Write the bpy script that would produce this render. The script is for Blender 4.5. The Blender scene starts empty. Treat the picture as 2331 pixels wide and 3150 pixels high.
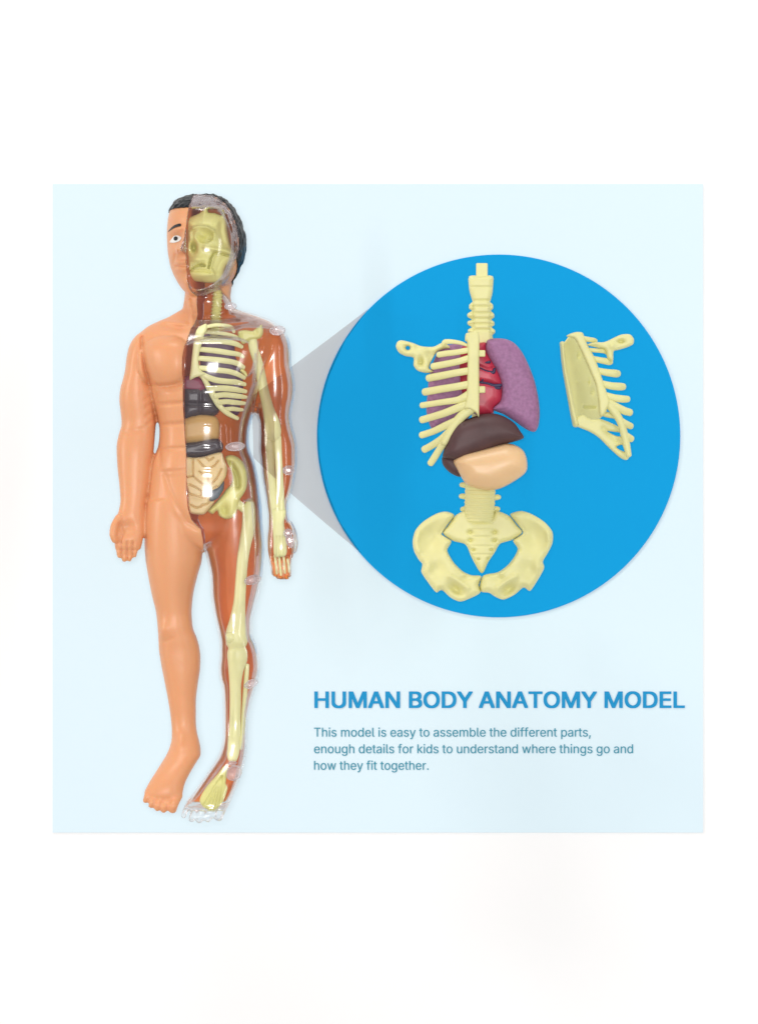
import bpy, bmesh, math, os
import numpy as np
from mathutils import Vector, Matrix, noise
from mathutils.geometry import delaunay_2d_cdt
from mathutils.bvhtree import BVHTree

sc = bpy.context.scene
COL = sc.collection
D = 14.0                                   # metres from the lens to the plane the figure stands in

# ------------------------------------------------------------------ camera
cam_d = bpy.data.cameras.new('camera')
cam = bpy.data.objects.new('camera', cam_d)
COL.objects.link(cam)
cam.location = (0, -D, 0)
cam.rotation_euler = (math.radians(90), 0, 0)
cam_d.sensor_fit = 'VERTICAL'
cam_d.sensor_height = 24
cam_d.lens = 24 * D / 3.150
cam_d.clip_end = 200
sc.camera = cam

# ------------------------------------------------------------------ light
w = bpy.data.worlds.new('World')
sc.world = w
w.use_nodes = True
w.node_tree.nodes['Background'].inputs[0].default_value = (1.0, 0.99, 0.985, 1)
w.node_tree.nodes['Background'].inputs[1].default_value = 0.50


def area(name, loc, target, sx, sy, power, color=(1, 1, 1)):
    d = bpy.data.lights.new(name, 'AREA')
    d.shape = 'RECTANGLE'
    d.size, d.size_y, d.energy, d.color = sx, sy, power, color
    o = bpy.data.objects.new(name, d)
    COL.objects.link(o)
    o.location = loc
    o.rotation_euler = (Vector(target) - Vector(loc)).to_track_quat('-Z', 'Y').to_euler()
    return o


area('flash_above_lens', (-0.04, -14.4, 0.04), (0.0, 0, 0.0), 0.45, 0.45, 590, (1.0, 0.99, 0.98)).data.shape = 'DISK'
area('softbox_left', (-20.0, -9.0, 3.2), (0.6, 0.8, 0.0), 2.4, 7.0, 1150, (1.0, 0.98, 0.955))
area('softbox_top', (-3.0, -9.0, 20.0), (0.2, 0.8, -0.5), 7.0, 2.4, 1150, (1.0, 0.98, 0.96))
area('softbox_strip', (3.4, -4.9, 0.5), (-0.4, 0, 0.0), 0.20, 3.2, 46)

sc.view_settings.view_transform = 'Standard'
sc.view_settings.look = 'None'
sc.view_settings.exposure = 0.15
sc.view_settings.gamma = 1.0
sc.view_settings.use_curve_mapping = False
sc.render.engine = 'CYCLES'
sc.cycles.transparent_max_bounces = 24
sc.cycles.max_bounces = 10
sc.cycles.use_denoising = True

# ------------------------------------------------------------------ helpers
def at(px, py, y=0.0, s=None):
    """thousandths measured on the figure's plane -> metres at depth y"""
    k = (D + y) / D if s is None else s
    return Vector(((px - 1165.5) / 1000 * k, y, (1575 - py) / 1000 * k))


def crop(ox, oy, k):
    return lambda pts: [(ox + p[0] / k, oy + p[1] / k) + tuple(p[2:]) for p in pts]


def new_mesh(name, verts, faces, smooth=True):
    me = bpy.data.meshes.new(name)
    me.from_pydata([tuple(v) for v in verts], [], faces)
    me.update()
    if smooth:
        me.polygons.foreach_set('use_smooth', [True] * len(me.polygons))
    return me


def link(name, me, mats, parent=None):
    o = bpy.data.objects.new(name, me)
    COL.objects.link(o)
    for m in (mats if isinstance(mats, (list, tuple)) else [mats]):
        me.materials.append(m)
    if parent is not None:
        o.parent = parent
        bpy.context.view_layer.update()
        o.matrix_parent_inverse = parent.matrix_world.inverted()
    return o


def thing(name, label, cat, loc, group=None):
    o = bpy.data.objects.new(name, None)
    COL.objects.link(o)
    o.location = loc
    o.empty_display_size = 0.05
    o['label'], o['category'] = label, cat
    if group:
        o['group'] = group
    bpy.context.view_layer.update()
    return o


def baked(o):
    """apply the object's modifiers"""
    dg = bpy.context.evaluated_depsgraph_get()
    dg.update()
    me = bpy.data.meshes.new_from_object(o.evaluated_get(dg))
    o.modifiers.clear()
    o.data = me
    return o


def hermite(xs, cols, xq):
    """smooth interpolation of several columns without overshoot (monotone)"""
    xs = np.asarray(xs, float)
    out = []
    for c in cols:
        c = np.asarray(c, float)
        h = np.diff(xs)
        dl = np.diff(c) / h
        m = np.zeros(len(xs))
        m[0], m[-1] = dl[0], dl[-1]
        for i in range(1, len(xs) - 1):
            if dl[i - 1] * dl[i] > 0:
                a, b = 2 * h[i] + h[i - 1], h[i] + 2 * h[i - 1]
                m[i] = (a + b) / (a / dl[i - 1] + b / dl[i])
        i = np.clip(np.searchsorted(xs, xq, side='right') - 1, 0, len(xs) - 2)
        t = (xq - xs[i]) / h[i]
        out.append((2 * t**3 - 3 * t**2 + 1) * c[i] + (t**3 - 2 * t**2 + t) * h[i] * m[i]
                   + (-2 * t**3 + 3 * t**2) * c[i + 1] + (t**3 - t**2) * h[i] * m[i + 1])
    return out


def smooth_poly(pts, n=5, closed=True):
    pts = [np.array(p, float) for p in pts]
    N = len(pts)
    out = []
    rng = range(N) if closed else range(N - 1)
    for i in rng:
        p0 = pts[(i - 1) % N] if closed or i > 0 else pts[i]
        p1, p2 = pts[i], pts[(i + 1) % N]
        p3 = pts[(i + 2) % N] if closed or i + 2 < N else p2
        for k in range(n):
            t = k / n
            # gentle Catmull-Rom
            out.append(p1 + 0.42 * t * (p2 - p0) * (1 - t)**2 + (p2 - p1) * (3 * t**2 - 2 * t**3)
                       - 0.42 * t**2 * (1 - t) * (p3 - p1))
    if not closed:
        out.append(pts[-1])
    return [tuple(p) for p in out]


class Geo:
    def __init__(self):
        self.v, self.f = [], []

    def add(self, v, f):
        b = len(self.v)
        self.v += [tuple(p) for p in v]
        self.f += [[b + i for i in q] for q in f]

    def rings(self, rings):
        n = len(rings[0])
        v = [p for r in rings for p in r]
        f = []
        for i in range(len(rings) - 1):
            for j in range(n):
                k = (j + 1) % n
                f.append([i * n + j, i * n + k, (i + 1) * n + k, (i + 1) * n + j])
        a, b = len(v), len(v) + 1
        v.append(tuple(np.mean(np.array(rings[0]), 0)))
        v.append(tuple(np.mean(np.array(rings[-1]), 0)))
        L = (len(rings) - 1) * n
        for j in range(n):
            k = (j + 1) % n
            f.append([a, k, j])
            f.append([b, L + j, L + k])
        self.add(v, f)

    def loft(self, rows, step=6, n=44, e=2.25, s=1.0):
        rows = sorted(rows)
        ys = [r[0] for r in rows]
        q = np.arange(ys[0], ys[-1] + 0.01, step)
        xl, xr, yc, hd = hermite(ys, list(zip(*[r[1:5] for r in rows])), q)
        th = np.linspace(0, 2 * math.pi, n, endpoint=False)
        cx = np.sign(np.cos(th)) * np.abs(np.cos(th))**(2 / e)
        sy = np.sign(np.sin(th)) * np.abs(np.sin(th))**(2 / e)
        rings = []
        for i in range(len(q)):
            c, r = (xl[i] + xr[i]) / 2, (xr[i] - xl[i]) / 2
            rings.append([tuple(at(c + r * a, q[i], yc[i] + hd[i] * b, s)) for a, b in zip(cx, sy)])
        self.rings(rings)

    def sweep(self, pts, n=14, seg=6, s=1.0, flat=0.8, round_ends=True):
        """tube along (px, py, y, half width[, half depth]) points"""
        P = [tuple(p) + ((p[3] / 1000 * flat),) if len(p) == 4 else tuple(p) for p in pts]
        P = np.array(smooth_poly(P, seg, closed=False))
        T = np.gradient(P[:, :3] * np.array([1, 1, 1000]), axis=0)
        rings = []
        th = np.linspace(0, 2 * math.pi, n, endpoint=False)

        def ring(p, t, k, shift):
            tx, ty = t[0], t[1]
            L = math.hypot(tx, ty) or 1e-6
            nx, ny = -ty / L, tx / L
            r = []
            for a in th:
                w_ = p[3] * k * math.cos(a)
                r.append(tuple(at(p[0] + nx * w_ + tx / L * shift, p[1] + ny * w_ + ty / L * shift,
                                  p[2] + p[4] * k * math.sin(a), s)))
            return r
        if round_ends:
            for a in (80, 55, 28):
                rings.append(ring(P[0], T[0], math.cos(math.radians(a)), -P[0][3] * math.sin(math.radians(a)) * 0.8))
        for p, t in zip(P, T):
            rings.append(ring(p, t, 1, 0))
        if round_ends:
            for a in (28, 55, 80):
                rings.append(ring(P[-1], T[-1], math.cos(math.radians(a)), P[-1][3] * math.sin(math.radians(a)) * 0.8))
        self.rings(rings)

    def ball(self, px, py, y, rx, ry, rd, s=1.0, n=20):
        rings = []
        for i in range(1, n // 2):
            a = math.pi * i / (n // 2)
            rings.append([tuple(at(px + rx * math.sin(a) * math.cos(b), py - ry * math.cos(a), y + rd * math.sin(a) * math.sin(b), s))
                          for b in np.linspace(0, 2 * math.pi, n, endpoint=False)])
        self.rings(rings)

    def box(self, x0, x1, py0, py1, y0, y1, s=1.0):
        v = [at(x, p, y, s) for x in (x0, x1) for p in (py0, py1) for y in (y0, y1)]
        self.add(v, [[0, 1, 3, 2], [4, 6, 7, 5], [0, 4, 5, 1], [2, 3, 7, 6], [0, 2, 6, 4], [1, 5, 7, 3]])

    def mesh(self, name, smooth=True):
        me = new_mesh(name, self.v, self.f, smooth)
        bm = bmesh.new()
        bm.from_mesh(me)
        bmesh.ops.recalc_face_normals(bm, faces=bm.faces)
        bm.to_mesh(me)
        bm.free()
        return me


def fuse(o, voxel, smooth=3, factor=0.5):
    m = o.modifiers.new('remesh', 'REMESH')
    m.mode = 'VOXEL'
    m.voxel_size = voxel
    m.use_smooth_shade = True
    if smooth:
        k = o.modifiers.new('smooth', 'SMOOTH')
        k.iterations, k.factor = smooth, factor
    mats = [x for x in o.data.materials]
    baked(o)
    o.data.materials.clear()
    for x in mats:
        o.data.materials.append(x)
    o.data.polygons.foreach_set('use_smooth', [True] * len(o.data.polygons))
    return o


def seg_dist(P, poly, closed=True):
    poly = np.asarray(poly, float)[:, :2]
    A = poly if closed else poly[:-1]
    B = np.roll(poly, -1, 0) if closed else poly[1:]
    out = np.full(len(P), 1e9)
    for a, b in zip(A, B):
        ab = b - a
        t = np.clip(((P - a) @ ab) / max(ab @ ab, 1e-9), 0, 1)
        out = np.minimum(out, np.hypot(*(P - a - t[:, None] * ab).T))
    return out


def inside(P, poly):
    poly = np.asarray(poly, float)
    r = np.zeros(len(P), bool)
    j = len(poly) - 1
    for i in range(len(poly)):
        xi, yi = poly[i]
        xj, yj = poly[j]
        c = ((yi > P[:, 1]) != (yj > P[:, 1])) & (P[:, 0] < (xj - xi) * (P[:, 1] - yi) / (yj - yi + 1e-12) + xi)
        r ^= c
        j = i
    return r


def gauss(P, cx, cy, rx, ry=None, rot=0):
    ry = ry or rx
    a = math.radians(rot)
    dx, dy = P[:, 0] - cx, P[:, 1] - cy
    u, v = dx * math.cos(a) + dy * math.sin(a), -dx * math.sin(a) + dy * math.cos(a)
    return np.exp(-(u / rx)**2 - (v / ry)**2)


def groove(P, pts, sig):
    return np.exp(-(seg_dist(P, pts, closed=False) / sig)**2)


def puff(name, outline, mat, parent, y0, T, R, Tb=None, e=0.003, step=4.0, holes=(), bump=None, sm=5, s=1.0, hsm=4):
    """a rounded solid: outline in the picture's thousandths, T thick towards the viewer, Tb behind, edges rounded over R"""
    Tb = T if Tb is None else Tb
    out = smooth_poly(outline, sm) if sm > 1 else list(outline)
    hol = [smooth_poly(h, hsm) for h in holes]
    loops = [out] + hol
    V, E = [], []
    for L in loops:
        b = len(V)
        V += L
        E += [(b + i, b + (i + 1) % len(L)) for i in range(len(L))]
    A = np.array(V)
    x0, y_0, x1, y_1 = *A.min(0), *A.max(0)
    gx, gy = np.meshgrid(np.arange(x0, x1, step), np.arange(y_0, y_1, step * 0.866))
    gx = gx + (np.arange(gx.shape[0]) % 2)[:, None] * step / 2
    G = np.c_[gx.ravel(), gy.ravel()]
    ok = inside(G, out)
    for h in hol:
        ok &= ~inside(G, h)
    G = G[ok]
    dd = np.min([seg_dist(G, L) for L in loops], 0)
    G = G[dd > step * 0.45]
    V = V + [tuple(p) for p in G]
    r = delaunay_2d_cdt([Vector(p) for p in V], E, [], 1 if not hol else 0, 1e-6)
    VV = np.array([tuple(p) for p in r[0]])
    tris = np.array([f for f in r[2] if len(f) == 3])
    cen = VV[tris].mean(1)
    k = inside(cen, out)
    for h in hol:
        k &= ~inside(cen, h)
    tris = tris[k]
    d = np.min([seg_dist(VV, L) for L in loops], 0)
    d[d < 1e-3] = 0
    t = np.clip(d / R, 0, 1)
    pr = np.sqrt(np.clip(1 - (1 - t)**2, 0, 1))
    base = y0(VV) if callable(y0) else np.full(len(VV), y0)
    bf = bump(VV) if bump else 0
    yf = base - e - T * pr + bf * np.clip(t * 3, 0, 1)
    yb = base + e + Tb * pr
    yf = np.minimum(yf, yb - 0.0015)
    n = len(VV)
    verts = [at(p[0], p[1], y, s) for p, y in zip(VV, yf)] + [at(p[0], p[1], y, s) for p, y in zip(VV, yb)]
    faces = []
    cnt = {}
    for a, b, c in tris:
        p, q, w_ = VV[a], VV[b], VV[c]
        if (q[0] - p[0]) * (w_[1] - p[1]) - (q[1] - p[1]) * (w_[0] - p[0]) < 0:
            b, c = c, b
        faces.append([a, c, b])
        faces.append([n + a, n + b, n + c])
        for i, j in ((a, c), (c, b), (b, a)):
            cnt[(i, j)] = cnt.get((i, j), 0) + 1
    for (i, j) in list(cnt):
        if (j, i) not in cnt:
            faces.append([j, i, n + i, n + j])
    me = new_mesh(name, verts, [[int(i) for i in f] for f in faces])
    bm = bmesh.new()
    bm.from_mesh(me)
    bmesh.ops.recalc_face_normals(bm, faces=bm.faces)
    bm.to_mesh(me)
    bm.free()
    return link(name, me, mat, parent)


def sweep_obj(name, pts, mat, parent, s=1.0, flat=0.8, n=16, round_ends=True):
    g = Geo()
    g.sweep(pts, n=n, s=s, flat=flat, round_ends=round_ends)
    return link(name, g.mesh(name), mat, parent)

# ------------------------------------------------------------------ materials
def srgb(r, g, b):
    return tuple((c / 255 / 12.92) if c <= 10 else ((c / 255 + 0.055) / 1.055)**2.4 for c in (r, g, b))


def plastic(name, col, rough=0.4, spec=0.5, sss=0.0, radius=(1, 0.35, 0.15), scale=0.03, var=0.06, vscale=9, bump=0.0, bscale=60, coat=0.0):
    m = bpy.data.materials.new(name)
    m.use_nodes = True
    nt = m.node_tree
    b = nt.nodes['Principled BSDF']
    b.inputs['Roughness'].default_value = rough
    b.inputs['Specular IOR Level'].default_value = spec
    b.inputs['Subsurface Weight'].default_value = sss
    b.inputs['Subsurface Radius'].default_value = radius
    b.inputs['Subsurface Scale'].default_value = scale
    b.inputs['Coat Weight'].default_value = coat
    tc = nt.nodes.new('ShaderNodeTexCoord')
    nz = nt.nodes.new('ShaderNodeTexNoise')
    nz.inputs['Scale'].default_value = vscale
    nz.inputs['Detail'].default_value = 5
    nt.links.new(tc.outputs['Object'], nz.inputs['Vector'])
    rp = nt.nodes.new('ShaderNodeValToRGB')
    rp.color_ramp.elements[0].position = 0.3
    rp.color_ramp.elements[1].position = 0.7
    rp.color_ramp.elements[0].color = tuple(c * (1 - var) for c in col) + (1,)
    rp.color_ramp.elements[1].color = tuple(min(1, c * (1 + var)) for c in col) + (1,)
    nt.links.new(nz.outputs['Fac'], rp.inputs['Fac'])
    nt.links.new(rp.outputs['Color'], b.inputs['Base Color'])
    if bump:
        n2 = nt.nodes.new('ShaderNodeTexNoise')
        n2.inputs['Scale'].default_value = bscale
        n2.inputs['Detail'].default_value = 3
        nt.links.new(tc.outputs['Object'], n2.inputs['Vector'])
        bp = nt.nodes.new('ShaderNodeBump')
        bp.inputs['Strength'].default_value = bump
        bp.inputs['Distance'].default_value = 0.004
        nt.links.new(n2.outputs['Fac'], bp.inputs['Height'])
        nt.links.new(bp.outputs['Normal'], b.inputs['Normal'])
    return m


def clear_plastic(name, milky=0.012, rough=0.15, tint=(0.995, 0.992, 0.992), edge=0.7, milk=(0.72, 0.60, 0.63)):
    """thin clear shell: transparent head-on, glossy and slightly milky at grazing angles"""
    m = bpy.data.materials.new(name)
    m.use_nodes = True
    nt = m.node_tree
    nt.nodes.clear()
    out = nt.nodes.new('ShaderNodeOutputMaterial')
    tr = nt.nodes.new('ShaderNodeBsdfTransparent')
    tr.inputs[0].default_value = tint + (1,)
    gl = nt.nodes.new('ShaderNodeBsdfGlossy')
    gl.inputs['Roughness'].default_value = rough
    gl.inputs[0].default_value = (1, 1, 1, 1)
    df = nt.nodes.new('ShaderNodeBsdfDiffuse')
    df.inputs[0].default_value = milk + (1,)
    fr = nt.nodes.new('ShaderNodeFresnel')
    fr.inputs['IOR'].default_value = 1.45
    lw = nt.nodes.new('ShaderNodeLayerWeight')
    lw.inputs['Blend'].default_value = 0.5
    pw = nt.nodes.new('ShaderNodeMath')
    pw.operation = 'POWER'
    pw.inputs[1].default_value = 5.0
    nt.links.new(lw.outputs['Facing'], pw.inputs[0])
    ml = nt.nodes.new('ShaderNodeMath')
    ml.operation = 'MULTIPLY_ADD'
    ml.inputs[1].default_value = edge * 0.5
    ml.inputs[2].default_value = milky
    nt.links.new(pw.outputs[0], ml.inputs[0])
    m1 = nt.nodes.new('ShaderNodeMixShader')
    m2 = nt.nodes.new('ShaderNodeMixShader')
    nt.links.new(ml.outputs[0], m1.inputs[0])
    nt.links.new(tr.outputs[0], m1.inputs[1])
    nt.links.new(df.outputs[0], m1.inputs[2])
    fm = nt.nodes.new('ShaderNodeMath')
    fm.operation = 'MULTIPLY'
    fm.inputs[1].default_value = 0.7
    nt.links.new(fr.outputs[0], fm.inputs[0])
    nt.links.new(fm.outputs[0], m2.inputs[0])
    nt.links.new(m1.outputs[0], m2.inputs[1])
    nt.links.new(gl.outputs[0], m2.inputs[2])
    nt.links.new(m2.outputs[0], out.inputs[0])
    return m


def flat_mat(name, col, var=0.004):
    return plastic(name, col, rough=0.95, spec=0.0, var=var, vscale=3)


M = {}
M['wall'] = flat_mat('white_backdrop', (0.95, 0.95, 0.95))
M['panel'] = flat_mat('pale_cyan_card', (0.725, 0.868, 0.940))
M['disc'] = flat_mat('blue_card', tuple(c / 1.04 for c in srgb(25, 160, 224)))
M['head_ink'] = flat_mat('blue_ink', tuple(c / 1.02 for c in srgb(44, 150, 205)))
M['text_ink'] = flat_mat('teal_ink', tuple(c / 1.0 for c in srgb(72, 148, 170)))
M['skin'] = plastic('skin_plastic', (0.735, 0.336, 0.160), 0.38, 0.42, 0.22, (1, 0.20, 0.05), 0.06, 0.03, 5, 0.05, 120)
M['inside'] = plastic('orange_plastic_inside', (0.82, 0.235, 0.040), 0.42, 0.4, 0.10, (1, 0.2, 0.05), 0.03, 0.10, 8, 0.05, 60)
M['seam'] = plastic('red_seam_plastic', (0.62, 0.13, 0.035), 0.45, 0.4)
M['clear'] = clear_plastic('clear_plastic')
M['clear_hair'] = clear_plastic('clear_plastic_hair', 0.12, 0.14, (0.90, 0.88, 0.90), 0.6)
M['peg'] = clear_plastic('clear_plastic_peg', 0.26, 0.10, (0.98, 0.96, 0.97), 1.4, (0.95, 0.90, 0.92))
M['hair'] = plastic('black_hair_paint', (0.006, 0.009, 0.011), 0.36, 0.3, var=0.2, vscale=30, bump=0.15, bscale=90)
M['black'] = plastic('black_paint', (0.008, 0.007, 0.007), 0.35, 0.4)
M['white'] = plastic('white_paint', (0.80, 0.78, 0.74), 0.3, 0.4, var=0.01)
M['bone_in'] = plastic('bone_plastic_inside', (0.86, 0.84, 0.43), 0.38, 0.45, 0.10, (1, 0.9, 0.3), 0.02, 0.06, 12, 0.08, 70)
M['skull'] = plastic('skull_plastic', (0.80, 0.77, 0.28), 0.36, 0.45, 0.10, (1, 0.9, 0.3), 0.02, 0.10, 10, 0.08, 70)
M['bone'] = plastic('bone_plastic', (0.76, 0.73, 0.345), 0.45, 0.4, 0.12, (1, 0.9, 0.3), 0.015, 0.05, 12, 0.10, 70)
M['lung'] = plastic('lung_plastic', (0.35, 0.165, 0.31), 0.55, 0.35, 0.08, (1, 0.4, 0.7), 0.02, 0.16, 90, 0.35, 170)
M['heart'] = plastic('heart_plastic', (0.50, 0.030, 0.065), 0.38, 0.5, 0.08, (1, 0.1, 0.1), 0.02, 0.18, 24, 0.2, 40)
M['heart_in'] = plastic('heart_plastic_inside', (0.24, 0.03, 0.075), 0.4, 0.4, var=0.2, vscale=20)
M['vein'] = plastic('vein_paint', (0.030, 0.018, 0.07), 0.4, 0.4)
M['liver'] = plastic('liver_plastic', (0.092, 0.046, 0.047), 0.50, 0.4, 0.0, var=0.14, vscale=14, bump=0.12, bscale=70)
M['stomach'] = plastic('stomach_plastic', (0.82, 0.545, 0.29), 0.35, 0.45, 0.15, (1, 0.5, 0.2), 0.03, 0.05, 9, 0.04, 60)
M['liver_in'] = plastic('liver_plastic_inside', (0.050, 0.037, 0.052), 0.35, 0.5, var=0.2, vscale=12, bump=0.1)
M['gut'] = plastic('intestine_plastic', (0.86, 0.66, 0.33), 0.42, 0.4, 0.12, (1, 0.6, 0.25), 0.015, 0.06, 14, 0.06, 60)
M['stomach_in'] = plastic('stomach_plastic_inside', (0.66, 0.40, 0.13), 0.4, 0.4, 0.1, (1, 0.5, 0.2), 0.03, 0.08, 9)
M['bladder'] = plastic('grey_blue_plastic', (0.11, 0.145, 0.19), 0.4, 0.4, var=0.12)
M['lung_in'] = plastic('lung_plastic_inside', (0.13, 0.060, 0.13), 0.45, 0.4, var=0.2, vscale=20)
M['mark'] = plastic('grey_mark', (0.16, 0.15, 0.08), 0.6, 0.2)
fm = bpy.data.materials.new('grey_film')
fm.use_nodes = True
nt = fm.node_tree
nt.nodes.clear()
o_ = nt.nodes.new('ShaderNodeOutputMaterial')
t_ = nt.nodes.new('ShaderNodeBsdfTransparent')
t_.inputs[0].default_value = (0.865, 0.832, 0.830, 1)
nt.links.new(t_.outputs[0], o_.inputs[0])
M['film'] = fm

# ------------------------------------------------------------------ setting: backdrop, card, disc
Y_WALL, Y_PANEL, Y_DISC = 1.2035, 1.20, 1.194


def slab(name, x0, x1, p0, p1, y0, y1, mat, parent=None):
    g = Geo()
    g.box(x0, x1, p0, p1, y0, y1, (D + y0) / D)
    return link(name, g.mesh(name, False), mat, parent)


wall = slab('backdrop', -4200, 6500, -3200, 6300, Y_WALL, Y_WALL + 0.05, M['wall'])
wall['kind'] = 'structure'
panel = thing('display_card', 'large pale cyan square card printed with blue lettering', 'card', at(1161, 2561, Y_PANEL))
slab('card_board', 163, 2161, 566, 2561, Y_PANEL, Y_PANEL + 0.0025, M['panel'], panel)

FONT = None
try:
    FONT = bpy.data.fonts.load(os.path.join(bpy.utils.system_resource('DATAFILES', path='fonts'), 'Inter.woff2'))
except Exception:
    FONT = None


def text_mesh(txt):
    """letter outlines filled by the non-zero rule (the font's strokes overlap)"""
    cu = bpy.data.curves.new('text', 'FONT')
    cu.body = txt
    if FONT:
        cu.font = FONT
    cu.size = 1.0
    o = bpy.data.objects.new('text', cu)
    COL.objects.link(o)
    dg = bpy.context.evaluated_depsgraph_get()
    dg.update()
    cv = o.evaluated_get(dg).to_curve(dg)
    loops = []
    for sp in cv.splines:
        bp = sp.bezier_points
        L = []
        for i in range(len(bp)):
            a, b = bp[i], bp[(i + 1) % len(bp)]
            p0, p1, p2, p3 = (np.array(q[:2]) for q in (a.co, a.handle_right, b.handle_left, b.co))
            chord, poly = np.hypot(*(p3 - p0)), np.hypot(*(p1 - p0)) + np.hypot(*(p2 - p1)) + np.hypot(*(p3 - p2))
            n = 1 if poly < chord * 1.002 else 6
            for t in np.arange(n) / n:
                L.append(tuple((1 - t)**3 * p0 + 3 * t * (1 - t)**2 * p1 + 3 * t * t * (1 - t) * p2 + t**3 * p3))
        L = [p for i, p in enumerate(L) if math.hypot(p[0] - L[i - 1][0], p[1] - L[i - 1][1]) > 1e-5]
        if len(L) > 2:
            loops.append(L)
    o.to_curve_clear()
    bpy.data.objects.remove(o)
    V, E = [], []
    for L in loops:
        b = len(V)
        V += L
        E += [(b + i, b + (i + 1) % len(L)) for i in range(len(L))]
    r = delaunay_2d_cdt([Vector(p) for p in V], E, [], 0, 1e-6)
    W = np.array([tuple(p) for p in r[0]])
    T = np.array([f for f in r[2] if len(f) == 3])
    c = W[T].mean(1)
    wind = np.zeros(len(c), int)
    for L in loops:
        A = np.array(L)
        B = np.roll(A, -1, 0)
        for a, b in zip(A, B):
            cr = (b[0] - a[0]) * (c[:, 1] - a[1]) - (c[:, 0] - a[0]) * (b[1] - a[1])
            wind += ((a[1] <= c[:, 1]) & (b[1] > c[:, 1]) & (cr > 0)).astype(int)
            wind -= ((a[1] > c[:, 1]) & (b[1] <= c[:, 1]) & (cr < 0)).astype(int)
    T = T[wind != 0]
    out = []
    for t in T:
        p, q, k = W[t[0]], W[t[1]], W[t[2]]
        ccw = (q[0] - p[0]) * (k[1] - p[1]) - (q[1] - p[1]) * (k[0] - p[0]) > 0
        out.append([int(t[0]), int(t[1]), int(t[2])] if ccw else [int(t[0]), int(t[2]), int(t[1])])
    return W, out


CAP = text_mesh('H')[0][:, 1].max()


def lettering(name, txt, x0, x1, base, cap, mat, parent, y, strokes=((0, 0),)):
    """flat printed letters; several strokes laid over each other make the bold face"""
    co, fa = text_mesh(txt)
    s = (D + y) / D
    X0, X1 = co[:, 0].min(), co[:, 0].max()
    mdx = max(a[0] for a in strokes)
    mdy = max(a[1] for a in strokes)
    g = Geo()
    for i, (dx, dy) in enumerate(strokes):
        k = (x1 - x0) / (X1 - X0 + 2 * mdx)
        kh = cap / (CAP + 2 * mdy)
        g.add([at(x0 + (c[0] - X0 + mdx + dx) * k, base - (c[1] + mdy + dy) * kh, y - i * 0.00007, s) for c in co], fa)
    me = new_mesh(name, g.v, g.f, False)
    return link(name, me, mat, parent)


yt = Y_PANEL - 0.0018
lettering('heading_lettering', 'HUMAN BODY ANATOMY MODEL', 967, 2105, 2178, 51, M['head_ink'], panel, yt, [(a * .022, b * .013) for a in (-1, -.5, 0, .5, 1) for b in (-1, 1)])
for txt, x1, b in (('This model is easy to assemble the different parts,', 1816, 2266),
                   ('enough details for kids to understand where things go and', 1946, 2317),
                   ('how they fit together.', 1318, 2368)):
    lettering('caption_lettering', txt, 966, x1, b, 27.5, M['text_ink'], panel, yt, [(-.006, 0), (.006, 0)])

# blue disc
sD = (D + Y_DISC) / D
g = Geo()
rings = []
th = np.linspace(0, 2 * math.pi, 200, endpoint=False)
for r, y in ((557, Y_DISC), (558, Y_DISC + 0.001), (558, Y_DISC + 0.0035), (557, Y_DISC + 0.0045)):
    rings.append([tuple(at(1533 + r * math.cos(a), 1341 + r * math.sin(a), y, sD)) for a in th])
g.rings(rings)
disc = link('round_board', g.mesh('round_board', False), M['disc'])
disc['label'] = 'big flat bright blue disc behind the bones and organs'
disc['category'] = 'disc'

# grey see-through callout sheet from the figure's elbow to the disc
def film_y(x):
    return -0.36 + (x - 775) / 357 * (0.36 + Y_DISC + 0.004)


top = [(775, 1219), (897, 1128), (1015, 1040), (1134, 949)]
bot = [(780, 1408), (897, 1520), (1003, 1611), (1112, 1703)]
N = 14
V = []
for i in range(N + 1):
    xt = 775 + (1134 - 775) * i / N
    xb = 780 + (1112 - 780) * i / N
    yt_, yb_ = np.interp(xt, *zip(*top)), np.interp(xb, *zip(*bot))
    for k in range(9):
        px, py = xt + (xb - xt) * k / 8, yt_ + (yb_ - yt_) * k / 8
        if i == N or i > 6:   # the right edge follows the rim of the disc
            lim = 1533 - math.sqrt(max(560**2 - (py - 1341)**2, 0))
            px = px if k in (0, 8) else min(px, lim + 6)
        V.append((px, py))
verts, faces = [], []
for off in (0, 0.0015):
    verts += [at(p[0], p[1], film_y(p[0]) + off) for p in V]
n_ = len(V)
for i in range(N):
    for k in range(8):
        a, b, c, d = i * 9 + k, i * 9 + k + 1, (i + 1) * 9 + k + 1, (i + 1) * 9 + k
        faces += [[a, b, c, d], [n_ + a, n_ + d, n_ + c, n_ + b]]
film = link('callout_sheet', new_mesh('callout_sheet', verts, faces, False), M['film'])
film['label'] = 'grey see-through wedge spreading from the clear arm to the blue disc'
film['category'] = 'callout sheet'

# ------------------------------------------------------------------ the anatomy figure: one body, then cut
fig = thing('anatomy_figure', 'standing male anatomy doll, half orange skin and half clear plastic over bones', 'anatomy doll', at(620, 2525, 0))

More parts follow.
